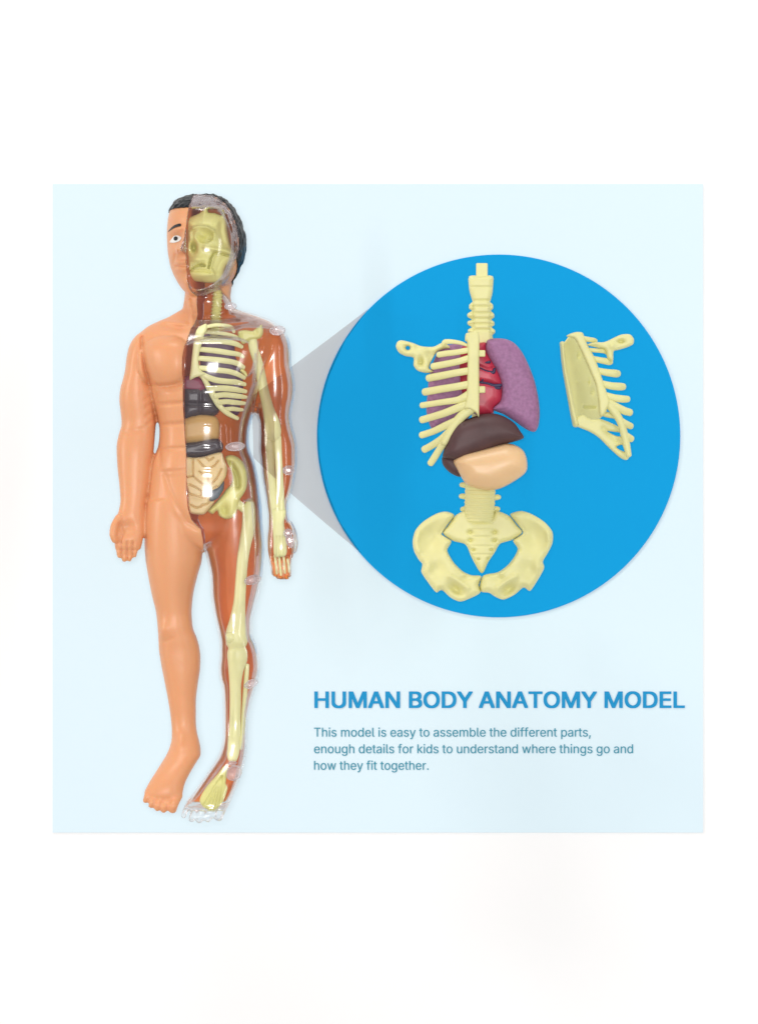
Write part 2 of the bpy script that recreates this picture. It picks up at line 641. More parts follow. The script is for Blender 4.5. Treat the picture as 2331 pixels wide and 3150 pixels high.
HEAD = [(600, 604, 652, .01, .03), (606, 574, 676, .01, .06), (616, 548, 694, .01, .085), (634, 530, 711, .005, .108), (653, 522, 726, 0, .120),
        (684, 516, 741, 0, .130), (723, 514, 753, 0, .135), (754, 515, 756, 0, .137), (777, 517, 753, -.002, .135),
        (800, 521, 747, -.004, .130), (823, 526, 738, -.008, .122), (854, 539, 722, -.014, .110), (878, 553, 702, -.022, .092), (897, 568, 668, -.034, .070),
        (908, 582, 642, -.042, .048), (913, 592, 628, -.046, .03)]
NECK = [(800, 585, 722, .03, .075), (850, 574, 716, .03, .078), (885, 569, 713, .025, .078), (910, 568, 711, .02, .076), (930, 565, 715, .016, .075), (955, 562, 720, .016, .070), (982, 568, 714, .018, .058), (1012, 585, 695, .02, .038)]
TORSO = [(936, 584, 700, .03, .035), (952, 557, 738, .022, .05), (962, 540, 772, .014, .052), (974, 520, 808, .01, .055), (988, 488, 840, .006, .062), (1008, 450, 864, 0, .078),
         (1033, 428, 872, 0, .098), (1070, 428, 868, 0, .118), (1120, 438, 846, 0, .124), (1170, 455, 822, 0, .124),
         (1240, 471, 795, 0, .116), (1290, 486, 777, 0, .108), (1325, 491, 769, 0, .104), (1360, 489, 767, 0, .105), (1385, 483, 771, 0, .107),
         (1410, 472, 781, 0, .110), (1435, 465, 788, 0, .112), (1475, 460, 796, 0, .115), (1520, 454, 802, 0, .116),
         (1570, 449, 807, 0, .112), (1610, 452, 806, 0, .102), (1640, 480, 780, 0, .098), (1662, 545, 712, 0, .090), (1682, 596, 660, 0, .075), (1692, 614, 642, 0, .05)]
LEG_L = [(1540, 452, 612, 0, .10), (1571, 448, 620, 0, .100), (1629, 445, 622, 0, .098), (1667, 445, 624, 0, .096), (1718, 448, 622, 0, .092), (1768, 456, 609, 0, .086),
         (1835, 469, 594, 0, .076), (1885, 481, 590, 0, .069), (1931, 486, 594, -.004, .064), (1962, 488, 606, -.002, .062), (1993, 489, 614, .002, .062), (2024, 493, 617, .005, .063), (2054, 498, 616, .006, .062),
         (2104, 508, 609, .005, .056), (2162, 519, 603, .004, .047), (2220, 527, 603, .003, .041), (2250, 529, 606, 0, .041), (2270, 529, 611, -.004, .045),
         (2301, 522, 618, -.014, .056), (2320, 514, 619, -.024, .062), (2340, 502, 608, -.038, .062), (2374, 481, 588, -.066, .055), (2409, 460, 572, -.09, .045),
         (2436, 449, 566, -.108, .030), (2446, 456, 560, -.114, .022), (2454, 470, 552, -.118, .014)]
LEG_R = [(1540, 640, 804, 0, .10), (1571, 632, 807, 0, .100), (1629, 630, 811, 0, .098), (1687, 630, 815, 0, .095), (1739, 640, 812, 0, .090), (1777, 646, 808, 0, .085),
         (1827, 648, 797, 0, .077), (1873, 654, 785, 0, .069), (1912, 662, 777, -.004, .064), (1950, 671, 777, -.004, .062), (1981, 675, 789, 0, .062), (2020, 675, 799, .004, .063), (2054, 672, 801, .006, .063),
         (2085, 674, 796, .006, .06), (2116, 682, 788, .005, .056), (2162, 685, 774, .004, .048), (2220, 686, 764, .003, .043), (2260, 686, 762, 0, .043), (2278, 684, 762, -.004, .047),
         (2312, 676, 760, -.018, .056), (2347, 657, 754, -.04, .06), (2386, 631, 743, -.07, .054), (2424, 605, 729, -.096, .045),
         (2459, 582, 713, -.118, .035), (2478, 574, 704, -.13, .024), (2486, 584, 694, -.134, .014)]
ARM_L = [(1018, 440, 520, 0, .040), (1033, 419, 500, 0, .054), (1064, 399, 478, 0, .066), (1102, 390, 466, 0, .066), (1136, 386, 462, 0, .064), (1171, 378, 464, 0, .064),
         (1195, 371, 469, 0, .064), (1229, 368, 473, 0, .062), (1268, 372, 477, 0, .058), (1303, 375, 480, -.002, .053), (1338, 366, 478, -.005, .052),
         (1375, 360, 475, -.010, .052), (1435, 363, 466, -.018, .046), (1497, 370, 458, -.026, .038), (1540, 373, 450, -.032, .033), (1571, 368, 447, -.036, .031),
         (1605, 356, 446, -.040, .030), (1640, 352, 445, -.044, .029), (1668, 355, 441, -.047, .026), (1690, 358, 436, -.05, .02)]
ARM_R = [(1000, 800, 858, 0, .036), (1015, 795, 875, 0, .048), (1033, 792, 885, 0, .058), (1067, 792, 895, 0, .066), (1118, 789, 897, 0, .066), (1150, 786, 903, 0, .066), (1190, 784, 908, 0, .065), (1225, 783, 906, 0, .063),
         (1250, 784, 900, 0, .060), (1285, 790, 896, -.002, .055), (1305, 795, 899, -.004, .053), (1340, 796, 908, -.008, .054), (1377, 795, 915, -.012, .053), (1416, 799, 915, -.016, .050),
         (1474, 806, 908, -.024, .043), (1520, 814, 897, -.030, .037), (1551, 819, 887, -.034, .033), (1590, 824, 889, -.038, .031), (1620, 824, 902, -.041, .031), (1652, 822, 908, -.045, .030),
         (1687, 824, 906, -.05, .027), (1714, 828, 903, -.053, .022)]

body_geo = Geo()
for rows in (HEAD, NECK, TORSO, LEG_L, LEG_R, ARM_L, ARM_R):
    body_geo.loft(rows)
# fingers and thumbs
for (x0, x1, p1, r) in ((366, 370, 1717, 7.6), (385, 386, 1728, 8.2), (404, 403, 1726, 8.2), (422, 418, 1714, 7.8)):
    body_geo.sweep([(x0, 1655, -.046, r), (x0 * .6 + x1 * .4, 1685, -.054, r * 1.0), (x1 * .9 + x0 * .1, 1703, -.058, r * .98), (x1, p1 - 4, -.056, r * .85)], flat=1.05)
body_geo.sweep([(372, 1592, -.058, 14), (357, 1618, -.068, 13), (353, 1645, -.072, 11.5), (358, 1664, -.070, 9.5)], flat=1.05)
for (x0, x1, p1, r) in ((837, 842, 1766, 9), (855, 857, 1777, 9.6), (873, 874, 1779, 9.6), (891, 890, 1773, 9.2)):
    body_geo.sweep([(x0, 1690, -.052, r), (x0, 1722, -.060, r), (x1, 1748, -.064, r * .98), (x1, p1 - 2, -.062, r * .85)], flat=1.05)
body_geo.sweep([(888, 1612, -.06, 14), (902, 1640, -.070, 13), (908, 1672, -.074, 11), (905, 1696, -.072, 9)], flat=1.05)
# toes
for (x, p, r, y) in ((454, 2453, 8.8, -.114), (471, 2468, 8.3, -.122), (490, 2477, 8.5, -.125), (510, 2482, 8.8, -.127), (537, 2479, 14, -.127)):
    body_geo.sweep([(x + 18, p - 40, y + .015, r), (x + 5, p - 14, y - .010, r), (x, p + 4, y - .008, r * .95)], flat=1.1)
for (x, p, r, y) in ((571, 2497, 9, -.132), (595, 2508, 10.5, -.137), (619, 2511, 11, -.140), (645, 2508, 11, -.142), (677, 2500, 16, -.143)):
    body_geo.sweep([(x + 20, p - 45, y + .015, r), (x + 6, p - 14, y - .010, r), (x, p + 4, y - .008, r * .95)], flat=1.1)
body = link('body_shape', body_geo.mesh('body_shape'), M['skin'])
fuse(body, 0.0042, 4, 0.5)

# midline of the doll in the picture plane: the seam between skin and clear plastic
MID = [(560, 590), (637, 586), (688, 580), (715, 579), (800, 579), (870, 579), (897, 584), (916, 600), (967, 602), (998, 597), (1013, 588), (1064, 576), (1102, 570), (1171, 568),
       (1249, 567), (1326, 570), (1396, 576), (1512, 578), (1567, 583), (1598, 592), (1614, 606), (1628, 622), (1660, 628), (1700, 629), (1785, 626), (1850, 623), (1930, 632), (2000, 645), (2120, 643),
       (2220, 645), (2300, 648), (2340, 633), (2386, 607), (2424, 588), (2459, 573), (2500, 556), (2560, 540)]
mx_, my_ = zip(*MID)


def mid(py):
    return np.interp(py, mx_, my_)


def pic(co):
    return np.c_[co[:, 0] * 1000 + 1165.5, 1575 - co[:, 2] * 1000]


def sm(a, b, x):
    t = np.clip((x - a) / (b - a), 0, 1)
    return t * t * (3 - 2 * t)


# relief: muscles, face, hollows
me = body.data
nv = len(me.vertices)
co = np.empty(nv * 3)
me.vertices.foreach_get('co', co)
co = co.reshape(-1, 3)
no = np.array([v.normal for v in me.vertices])
P = pic(co)
front = sm(0.0, 0.75, -no[:, 1])
dm = P[:, 0] - mid(P[:, 1])
side_k = np.where(dm < 0, 1.0, 1.55)
d = np.abs(dm) / side_k
py = P[:, 1]
dy = np.zeros(nv)
tors = sm(940, 960, py) * (1 - sm(1620, 1640, py)) * ((P[:, 0] > 430) & (P[:, 0] < 800))
pe = np.clip(1 - np.abs((d - 64) / 78)**2.4 - np.abs((py - 1112) / 76)**2.6, 0, 1)
dy -= tors * 0.026 * np.sqrt(pe)
arch = 1186 - 14 * np.clip((d - 66) / 66, -1, 1)**2 * np.where(d < 66, .5, 1.6)
dy += tors * 0.007 * np.exp(-((py - arch - 3) / 6)**2) * (1 - sm(105, 130, d))
for yy, amp in ((1241, .0062), (1303, .0058), (1378, .005), (1447, .0028)):
    dy += tors * amp * np.exp(-((py - yy - 0.06 * d) / 5.0)**2) * (1 - sm(66, 92, d))
dy += tors * 0.008 * np.exp(-((d - 84 + (py - 1300) * .02) / 7)**2) * sm(1195, 1230, py) * (1 - sm(1400, 1450, py))
dy -= tors * 0.006 * np.exp(-((d - 45) / 34)**2) * sm(1195, 1215, py) * (1 - sm(1440, 1470, py))
for k in range(4):       # finger-like muscles on the flank
    yy = 1212 + k * 27
    dy += tors * 0.0025 * np.exp(-((py - yy - .7 * (d - 95)) / 5)**2) * sm(84, 92, d) * (1 - sm(112, 126, d))
# collar bones, neck cords, groin
cl = 1003 - 16 * np.clip(d / 110, 0, 1.2)
dy -= tors * 0.008 * np.exp(-((py - cl) / 7)**2) * sm(5, 20, d) * (1 - sm(105, 130, d))
dy += tors * 0.006 * np.exp(-((py - cl - 14) / 8)**2) * sm(10, 30, d) * (1 - sm(80, 110, d))
dy -= 0.010 * groove(P, [(596, 1000), (590, 960), (583, 925)], 6) * (py < 1008)
left = dm < 0
dy += left * 0.0035 * groove(P, [(512, 1462), (524, 1500), (552, 1560), (582, 1606), (612, 1622)], 8)
dy -= left * 0.002 * gauss(P, 560, 1540, 26, 50)
dy += left * 0.012 * groove(P, [(440, 1040), (443, 1085), (450, 1135), (462, 1172)], 6)
dy += (~left) * 0.014 * groove(P, [(806, 1050), (800, 1110), (792, 1170)], 7)
dy -= 0.010 * gauss(P, 500, 1938, 20, 24) + 0.006 * gauss(P, 512, 2040, 22, 60)
dy += 0.0015 * groove(P, [(488, 1965), (512, 1972), (535, 1962)], 5)
dy -= 0.010 * gauss(P, 716, 1950, 22, 26)
dy -= 0.008 * gauss(P, 556, 2275, 14, 22)
dy += 0.011 * gauss(P, 398, 1622, 22, 20) + 0.006 * groove(P, [(372, 1612), (384, 1640), (372, 1668)], 5)
dy += 0.0022 * groove(P, [(360, 1322), (395, 1330), (440, 1322)], 8)
for x0, x1 in ((377, 380), (395.5, 396), (413, 410)):
    dy += 0.008 * groove(P, [(x0, 1668), (x1, 1732)], 3.2)
for yy in (1690, 1706):
    dy += 0.003 * np.exp(-((py - yy) / 2.5)**2) * ((P[:, 0] < 436) & (P[:, 0] > 355) & (py > 1660))
# face
face = (py > 640) & (py < 915) & (P[:, 0] < 640)
fd = np.zeros(nv)
fd -= 0.007 * gauss(P, 552, 712, 34, 9, -14)                  # brow
fd += 0.017 * gauss(P, 548, 738, 26, 15)                      # eye hollow
fd -= 0.010 * gauss(P, 546, 740, 15, 9)                       # eyeball
t_n = np.clip((py - 715) / 58, 0, 1)
ridge = np.interp(py, [712, 772, 795], [580, 567, 570])
fd -= (0.010 + 0.034 * t_n**1.4) * np.exp(-((P[:, 0] - ridge) / (6 + 8 * t_n))**2) * (1 - sm(776, 792, py)) * sm(706, 722, py)
fd -= 0.014 * gauss(P, 553, 779, 8, 7)                        # nostril wing
fd += 0.006 * groove(P, [(547, 778), (541, 800), (538, 815)], 5)
fd -= 0.006 * gauss(P, 536, 785, 18, 22)
fd -= 0.009 * gauss(P, 566, 813, 24, 6) + 0.010 * gauss(P, 567, 833, 20, 7)
fd += 0.007 * groove(P, [(543, 824), (560, 822), (580, 823)], 2.6)
fd += 0.005 * gauss(P, 566, 849, 22, 6)
fd -= 0.012 * gauss(P, 580, 880, 30, 20)
dy += fd * face * np.where(np.abs(P[:, 0] - ridge) < 14, 1.0, 1.5)
dy = np.where(left, dy * np.where(tors > 0, 1.3, 1.0), dy * 0.4)
for x0, x1 in ((846, 849), (864, 865.5), (882, 882.5)):
    dy += 0.009 * groove(P, [(x0, 1712), (x1, 1786)], 3.0)
co[:, 1] += dy * front
me.vertices.foreach_set('co', co.ravel())
me.update()
k = body.modifiers.new('smooth', 'SMOOTH')
k.iterations, k.factor = 1, 0.5
baked(body)

# hair line: further back on the head the hair reaches lower
THETA = math.radians(30)


def hair_depth(co):
    return co[:, 1] * math.cos(THETA) + (co[:, 0] * 1000 + 1165.5 - 636) / 1000 * math.sin(THETA)


def hairline(u):
    return np.interp(u, [-.13, -.055, -.028, 0, .04, .07, .10], [645, 652, 800, 822, 866, 876, 880])


def arr(me):
    a = np.empty(len(me.vertices) * 3)
    me.vertices.foreach_get('co', a)
    return a.reshape(-1, 3)


def seam_lean(y, p):
    """the cut turns with the doll: it recedes to the right, and swings left along the nose"""
    kk = 0.11 * (1 - sm(1560, 1640, p)) + 0.10 * sm(770, 800, p) * (1 - sm(900, 930, p))
    nose = 0.33 * np.clip(-0.119 - y, 0, 0.05) * sm(700, 725, p) * (1 - sm(795, 815, p))
    return (mid(p) - 1165.5) / 1000 + kk * (y + 0.115) - nose


def seam_shift(co):
    return seam_lean(co[:, 1], 1575 - co[:, 2] * 1000)


def split_shift(x, z):
    px, p = x * 1000 + 1165.5, 1575 - z * 1000
    hd = 1 - sm(875, 945, p)
    off = hd * (-np.clip(px - 636, -130, 125) / 1000 * math.tan(THETA) - 0.022)
    leg = np.interp(p, [2250, 2312, 2347, 2386, 2424, 2459, 2478, 2520], [0, -.014, -.036, -.064, -.088, -.108, -.06, -.04])
    arm = np.interp(p, [1280, 1435, 1571, 1700, 1780], [0, -.016, -.036, -.052, -.062])
    is_arm = sm(0, 1, ((px > 783) & (p > 1240) & (px > np.interp(p, [1240, 1380, 1500, 1600, 1800], [781, 788, 803, 820, 822]))).astype(float))
    return off + leg * (p > 2240) + arm * is_arm * (p < 1800)


def half(src, keep_left):
    bm = bmesh.new()
    bm.from_mesh(src)
    bm.verts.ensure_lookup_table()
    c = np.array([v.co for v in bm.verts])
    sh = seam_shift(c)
    for v, k in zip(bm.verts, sh):
        v.co.x -= k
    r = bmesh.ops.bisect_plane(bm, geom=bm.verts[:] + bm.edges[:] + bm.faces[:], plane_co=(0, 0, 0), plane_no=(1, 0, 0),
                               clear_outer=keep_left, clear_inner=not keep_left)
    if keep_left:
        ed = [e for e in bm.edges if e.is_boundary]
        r2 = bmesh.ops.triangle_fill(bm, use_beauty=True, use_dissolve=False, edges=ed, normal=(1, 0, 0))
        for f in r2['geom']:
            if isinstance(f, bmesh.types.BMFace):
                f.material_index = 1
                f.smooth = False
    bm.verts.ensure_lookup_table()
    for _ in range(1):
        c = np.array([v.co for v in bm.verts])
        sh = seam_shift(c)      # depends on depth and height only, so it undoes itself
        for v, k in zip(bm.verts, sh):
            v.co.x += k
    out = bpy.data.meshes.new('half')
    bm.to_mesh(out)
    bm.free()
    return out


def front_back(src, keep_front):
    bm = bmesh.new()
    bm.from_mesh(src)
    c = np.array([v.co for v in bm.verts])
    sh = split_shift(c[:, 0], c[:, 2])
    for v, k in zip(bm.verts, sh):
        v.co.y -= k
    bmesh.ops.bisect_plane(bm, geom=bm.verts[:] + bm.edges[:] + bm.faces[:], plane_co=(0, 0, 0), plane_no=(0, 1, 0),
                           clear_outer=keep_front, clear_inner=not keep_front)
    c = np.array([v.co for v in bm.verts])
    sh = split_shift(c[:, 0], c[:, 2])
    for v, k in zip(bm.verts, sh):
        v.co.y += k
    out = bpy.data.meshes.new('part')
    bm.to_mesh(out)
    bm.free()
    return out


def hairy(me, amount, sel):
    """bumpy strands on the selected vertices, pushed out along the normals"""
    c = arr(me)
    ns = [v.normal.copy() for v in me.vertices]
    for i in np.nonzero(sel)[0]:
        p = Vector(c[i])
        a = noise.noise(Vector((p.x * 70, p.y * 70, p.z * 38))) + 0.6 * noise.noise(Vector((p.x * 130, p.y * 130, p.z * 80)))
        me.vertices[i].co = p + ns[i] * (amount[0] + amount[1] * a)
    me.update()


def take_faces(me, mask, name, drop=None):
    """split off the faces all of whose corners are in mask"""
    bm = bmesh.new()
    bm.from_mesh(me)
    bm.verts.ensure_lookup_table()
    kill = [f for f in bm.faces if f.material_index == drop or not all(mask[v.index] for v in f.verts)]
    bmesh.ops.delete(bm, geom=kill, context='FACES')
    lone = [v for v in bm.verts if not v.link_faces]
    bmesh.ops.delete(bm, geom=lone, context='VERTS')
    out = bpy.data.meshes.new(name)
    bm.to_mesh(out)
    bm.free()
    return out


def crisp_hair(src, name):
    """cut a head mesh exactly along the hair line"""
    bm = bmesh.new()
    bm.from_mesh(src)
    c = np.array([v.co for v in bm.verts])
    orig_z = c[:, 2].copy()
    hl = hairline(hair_depth(c))
    hl = np.where(c[:, 0] * 1000 + 1165.5 < 575, np.minimum(hl, 655), hl)
    hl = (1575 - hl) / 1000
    lay = bm.verts.layers.float.new('hz')
    for v, h in zip(bm.verts, hl):
        v[lay] = h
        v.co.z -= h
    bmesh.ops.bisect_plane(bm, geom=bm.verts[:] + bm.edges[:] + bm.faces[:], plane_co=(0, 0, 0), plane_no=(0, 0, 1), clear_inner=True)
    for v in bm.verts:
        v.co.z += v[lay]
    out = bpy.data.meshes.new(name)
    bm.to_mesh(out)
    bm.free()
    return out


def clean_materials(me):
    me.materials.clear()
    return me


# 1. solid skin half
skin_me = half(body.data, True)
skin = link('skin_half', skin_me, [M['skin'], M['seam']], fig)
skin['label'] = 'opaque orange half of the body'

# 2. right half: clear front, opaque hollow back
right_me = half(body.data, False)
clear_me = front_back(right_me, True)
clean_materials(clear_me)
cp = pic(arr(clear_me))
u = hair_depth(arr(clear_me))
is_hair = (cp[:, 1] < hairline(u)) & (cp[:, 1] < 800)
hairy(clear_me, (0.001, 0.0035), is_hair)
clear = link('clear_shell', clear_me, [M['clear'], M['clear_hair']], fig)
clear['label'] = 'clear plastic front half of the body'
hf = take = None
for p in clear_me.polygons:
    if all(is_hair[i] for i in p.vertices):
        p.material_index = 1
k = clear.modifiers.new('thick', 'SOLIDIFY')
k.thickness, k.offset = 0.004, -1

bm = bmesh.new()
bm.from_mesh(right_me)
bm.normal_update()
c = np.array([v.co for v in bm.verts])
p_ = 1575 - c[:, 2] * 1000
shrink = np.interp(p_, [600, 880, 960, 1000, 1600, 1700, 2400], [.001, .001, .004, .0085, .0085, .0095, .0085])
px_ = c[:, 0] * 1000 + 1165.5
shrink = np.where((px_ > np.interp(p_, [1540, 1620, 1800], [816, 820, 824])) & (p_ > 1540), np.minimum(shrink, np.interp(p_, [1600, 1700], [.0055, .001])), shrink)
for v, s_ in zip(bm.verts, shrink):
    v.co -= v.normal * s_
tmp = bpy.data.meshes.new('tmp')
bm.to_mesh(tmp)
bm.free()
back_me = front_back(tmp, False)
b_p = pic(arr(back_me))
back_me = take_faces(back_me, ~((b_p[:, 1] > 2468 + (b_p[:, 0] - 600) * .1) & (b_p[:, 0] < 720)), 'back_shell')
clean_materials(back_me)
back = link('back_shell', back_me, [M['skin'], M['inside']], fig)
back['label'] = 'hollow orange back half of the body'
k = back.modifiers.new('thick', 'SOLIDIFY')
k.thickness, k.offset, k.material_offset, k.material_offset_rim = 0.005, -1, 1, 0

# 3. black hair: skin half and the back of the head
for src in (skin_me, back_me):
    a = arr(src)
    p = pic(a)
    hm = take_faces(src, (p[:, 1] < 900), 'black_hair', 1 if src is skin_me else None)
    hm = crisp_hair(hm, 'black_hair')
    hm.materials.clear()
    for q in hm.polygons:
        q.material_index = 0
        q.use_smooth = True
    hairy(hm, (0.0035, 0.004), np.ones(len(hm.vertices), bool))
    h = link('black_hair', hm, M['hair'], fig)
    k = h.modifiers.new('thick', 'SOLIDIFY')
    k.thickness, k.offset = 0.006, -1

# 4. painted brow and eye
bvh = BVHTree.FromPolygons([tuple(v.co) for v in skin_me.vertices], [tuple(p.vertices) for p in skin_me.polygons])


def decal(name, outline, mat, parent, lift, sm_=5, step=2.0):
    def depth(V):
        out = []
        for q in V:
            o = at(q[0], q[1], -1.0, 1.0)
            hit = bvh.ray_cast(o, Vector((0, 1, 0)))
            out.append(hit[0].y if hit[0] else -0.1)
        return np.array(out) - lift
    return puff(name, outline, mat, parent, depth, 0.0006, 2.0, 0.002, 0.0004, step, sm=sm_)


fc = crop(500, 580, 5.9)
decal('eyebrow', fc([(112, 806), (160, 755), (230, 705), (300, 682), (350, 676), (372, 698), (355, 726), (290, 738), (220, 760), (160, 790)]), M['black'], skin, 0.002)
eye = decal('eye', fc([(150, 995), (190, 935), (235, 890), (300, 884), (350, 905), (375, 935), (358, 972), (300, 1002), (220, 1014)]), M['white'], skin, 0.0015)
c_ = fc([(264, 938)])[0]
decal('pupil', [(c_[0] + 6.6 * math.cos(a), c_[1] + 6.6 * math.sin(a)) for a in np.linspace(0, 2 * math.pi, 14, endpoint=False)], M['black'], eye, 0.0035, 2)

# 5. ear and the clear pegs of the snap-on shell
puff('ear', fc([(1330, 1060), (1400, 1065), (1450, 1140), (1452, 1250), (1400, 1335), (1300, 1405), (1235, 1432), (1200, 1400), (1280, 1340), (1315, 1250), (1325, 1150)]),
     M['peg'], clear, -0.045, 0.012, 8, 0.012, step=3)
for (x, y, rx, ry, rot, dep) in ((711, 944, 17, 10, -5, -.05), (855, 1019, 22, 13, -5, -.06), (727, 1375, 27, 12, -5, -.095), (889, 1447, 17, 13, 0, -.045),
                                 (779, 1783, 24, 13, -15, -.055), (774, 2102, 20, 11, -25, -.045), (723, 2372, 23, 19, -40, -.105), (718, 2343, 12, 6, -5, -.09),
                                 (888, 1640, 13, 12, 0, -.085), (893, 1662, 11, 20, -15, -.085)):
    g = Geo()
    a_ = math.radians(rot)
    rx, ry = rx * 1.12, ry * 1.15
    rr = []
    for f_, dy_ in ((1.0, 0.016), (1.0, -.004), (.92, -.010), (.80, -.006), (.70, .004), (.3, .004)):
        rr.append([tuple(at(x + rx * f_ * math.cos(t) * math.cos(a_) - ry * f_ * math.sin(t) * math.sin(a_),
                            y + rx * f_ * math.cos(t) * math.sin(a_) + ry * f_ * math.sin(t) * math.cos(a_), dep + dy_, 1.0))
                   for t in np.linspace(0, 2 * math.pi, 28, endpoint=False)])
    g.rings(rr)
    link('snap_peg', g.mesh('snap_peg'), M['peg'], clear)

# 6. skull and spine in the head
skull_out = fc([(440, 360), (620, 330), (800, 322), (960, 325), (1085, 345), (1150, 450), (1180, 600), (1195, 800), (1245, 1030), (1320, 1180), (1310, 1280), (1185, 1400), (1135, 1500), (1100, 1650),
                (1000, 1705), (850, 1722), (700, 1705), (540, 1685), (420, 1650), (380, 1500), (390, 1300), (390, 1000), (380, 700), (390, 440)])
jaw = fc([(1310, 1262), (1150, 1222), (965, 1192), (905, 1290), (860, 1465)])
teeth = fc([(545, 1500), (600, 1460), (660, 1425), (720, 1412), (790, 1432)])


def skull_bump(V):
    q = np.hypot((V[:, 0] - 634) / 22, (V[:, 1] - 734) / 17)
    q = np.hypot((V[:, 0] - 634 + .25 * (V[:, 1] - 734)) / 21, (V[:, 1] - 735 - .12 * (V[:, 0] - 634)) / 16)
    b = 0.030 * np.exp(-q**3) - 0.020 * gauss(V, 628, 730, 12, 8, 15)          # eye socket with the eyeball in it
    b += 0.012 * groove(V, [(622, 748), (640, 750), (654, 740), (655, 726)], 4)
    b -= 0.004 * np.exp(-((np.hypot((V[:, 0] - 634) / 29, (V[:, 1] - 731) / 23) - 1.0) / 0.2)**2)
    b += 0.002 * groove(V, [(622, 744), (636, 748), (649, 741)], 2.5)
    b -= 0.012 * groove(V, [(598, 708), (616, 703), (640, 705), (660, 716)], 6)
    b += 0.060 * gauss(V, 599, 765, 8, 14, -10)                               # nose opening
    b -= 0.008 * groove(V, [(588, 722), (590, 745), (588, 760)], 6)
    b += 0.050 * groove(V, jaw, 3.0) + 0.032 * groove(V, teeth, 2.6)
    b += 0.022 * gauss(V, 624, 820, 9, 5)
    b += 0.016 * sm(0, 10, V[:, 0] - np.interp(V[:, 1], [785, 800, 827, 850], [664, 656, 648, 660])) * sm(784, 794, V[:, 1])
    b -= 0.014 * groove(V, [(636, 768), (662, 772), (700, 776), (722, 782)], 7)   # cheekbone
    b += 0.016 * groove(V, [(688, 676), (684, 714), (692, 748)], 11)         # temple
    b -= 0.010 * gauss(V, 612, 803, 24, 9)
    b -= 0.012 * gauss(V, 632, 852, 42, 9, -6)
    b += 0.010 * groove(V, [(590, 838), (630, 836), (650, 842)], 4)
    for k_ in range(7):
        b += 0.007 * groove(V, [(595 + k_ * 6, 812 - k_ * .6), (595 + k_ * 6, 836 - k_ * 1.5)], 1.3)
    return b


puff('skull', skull_out, M['skull'], fig, -0.030, 0.068, 62, 0.05, 0.004, 2.6,
     holes=[fc([(500, 392), (750, 382), (690, 450), (600, 495), (500, 515)]), fc([(840, 390), (960, 380), (1050, 405), (1092, 480), (1060, 497), (960, 458), (850, 448)])], bump=skull_bump)
sp = []
for i in range(27):
    t = i / 26
    sp.append((674 - 14 * t, 872 + 150 * t, -0.012 + 0.0 * t, 15.5 + 2.0 * math.cos(i * math.pi)))
sweep_obj('spine', sp, M['skull'], fig, flat=0.9)

# 7. rib cage, shoulder and arm bones
rc = crop(560, 980, 5.507)
cage = thing('rib_cage', '', '', at(640, 1120, -0.05))
del cage['label'], cage['category']
cage.parent = fig
cage.matrix_parent_inverse = fig.matrix_world.inverted()
bpy.context.view_layer.update()
puff('breastbone', rc([(330, 150), (430, 105), (440, 200), (395, 300), (355, 450), (310, 620), (300, 760), (330, 880), (410, 960), (250, 1010), (150, 1050), (170, 850), (195, 600), (225, 350), (270, 210)]),
     M['bone_in'], cage, -0.085, 0.006, 9, step=3)
RIBS = [[(380, 175, 26), (550, 130, 26), (700, 128, 28), (840, 155, 28), (890, 235, 24)],
        [(380, 240, 27), (560, 250, 28), (750, 275, 30), (900, 315, 30), (970, 350, 26)],
        [(350, 395, 38), (600, 395, 40), (800, 412, 40), (930, 442, 38), (1020, 485, 30)],
        [(320, 535, 38), (600, 562, 42), (800, 590, 40), (960, 612, 36), (1040, 650, 28)],
        [(290, 685, 38), (500, 702, 40), (700, 722, 42), (860, 745, 40), (960, 775, 40), (1050, 830, 30)],
        [(290, 845, 34), (450, 862, 40), (620, 885, 42), (800, 905, 40), (940, 945, 38), (1060, 1010, 30)],
        [(320, 930, 36), (450, 1005, 42), (600, 1055, 44), (780, 1075, 42), (930, 1085, 40), (1070, 1120, 30)],
        [(500, 1200, 45), (650, 1190, 44), (800, 1195, 44), (950, 1215, 40), (1085, 1240, 30)],
        [(580, 1320, 42), (720, 1300, 40), (870, 1310, 40), (1000, 1325, 36), (1090, 1335, 26)],
        [(640, 1430, 42), (760, 1415, 38), (880, 1425, 38), (990, 1435, 34), (1070, 1440, 26)],
        [(740, 1550, 36), (860, 1535, 34), (960, 1545, 30), (1030, 1550, 24)]]
for r in RIBS:
    q = rc([(x, y) for x, y, _ in r])
    sweep_obj('rib', [(a[0], a[1], -0.080 + 0.055 * max(0, (a[0] - 640) / 110)**1.5, h / 5.507 * 1.15, h / 5507 * .6) for a, (_, _, h) in zip(q, r)], M['bone_in'], cage)
q = [(310, 920, 34), (400, 1050, 42), (470, 1180, 50), (560, 1340, 56), (640, 1480, 48), (780, 1610, 44), (950, 1700, 34)]
sweep_obj('costal_arch', [(a[0], a[1], -0.078 + 0.0004 * (a[0] - 620) * .6, h / 5.507, .006) for a, (_, _, h) in zip(rc([(x, y) for x, y, _ in q]), q)], M['bone_in'], cage)
for r in ([(900, 740, 40), (980, 790, 46), (1040, 850, 34)], [(1010, 880, 30), (1060, 920, 32), (1090, 970, 24)]):
    sweep_obj('rib', [(a[0], a[1], -0.012, h / 5.507, .006) for a, (_, _, h) in zip(rc([(x, y) for x, y, _ in r]), r)], M['skull'], cage)
puff('lung', rc([(330, 300), (700, 250), (880, 420), (900, 620), (1000, 900), (1040, 1150), (1000, 1400), (960, 1620), (820, 1610), (640, 1450), (420, 1150), (340, 930), (300, 600)]), M['lung_in'], fig, 0.004, 0.016, 25, 0.03)
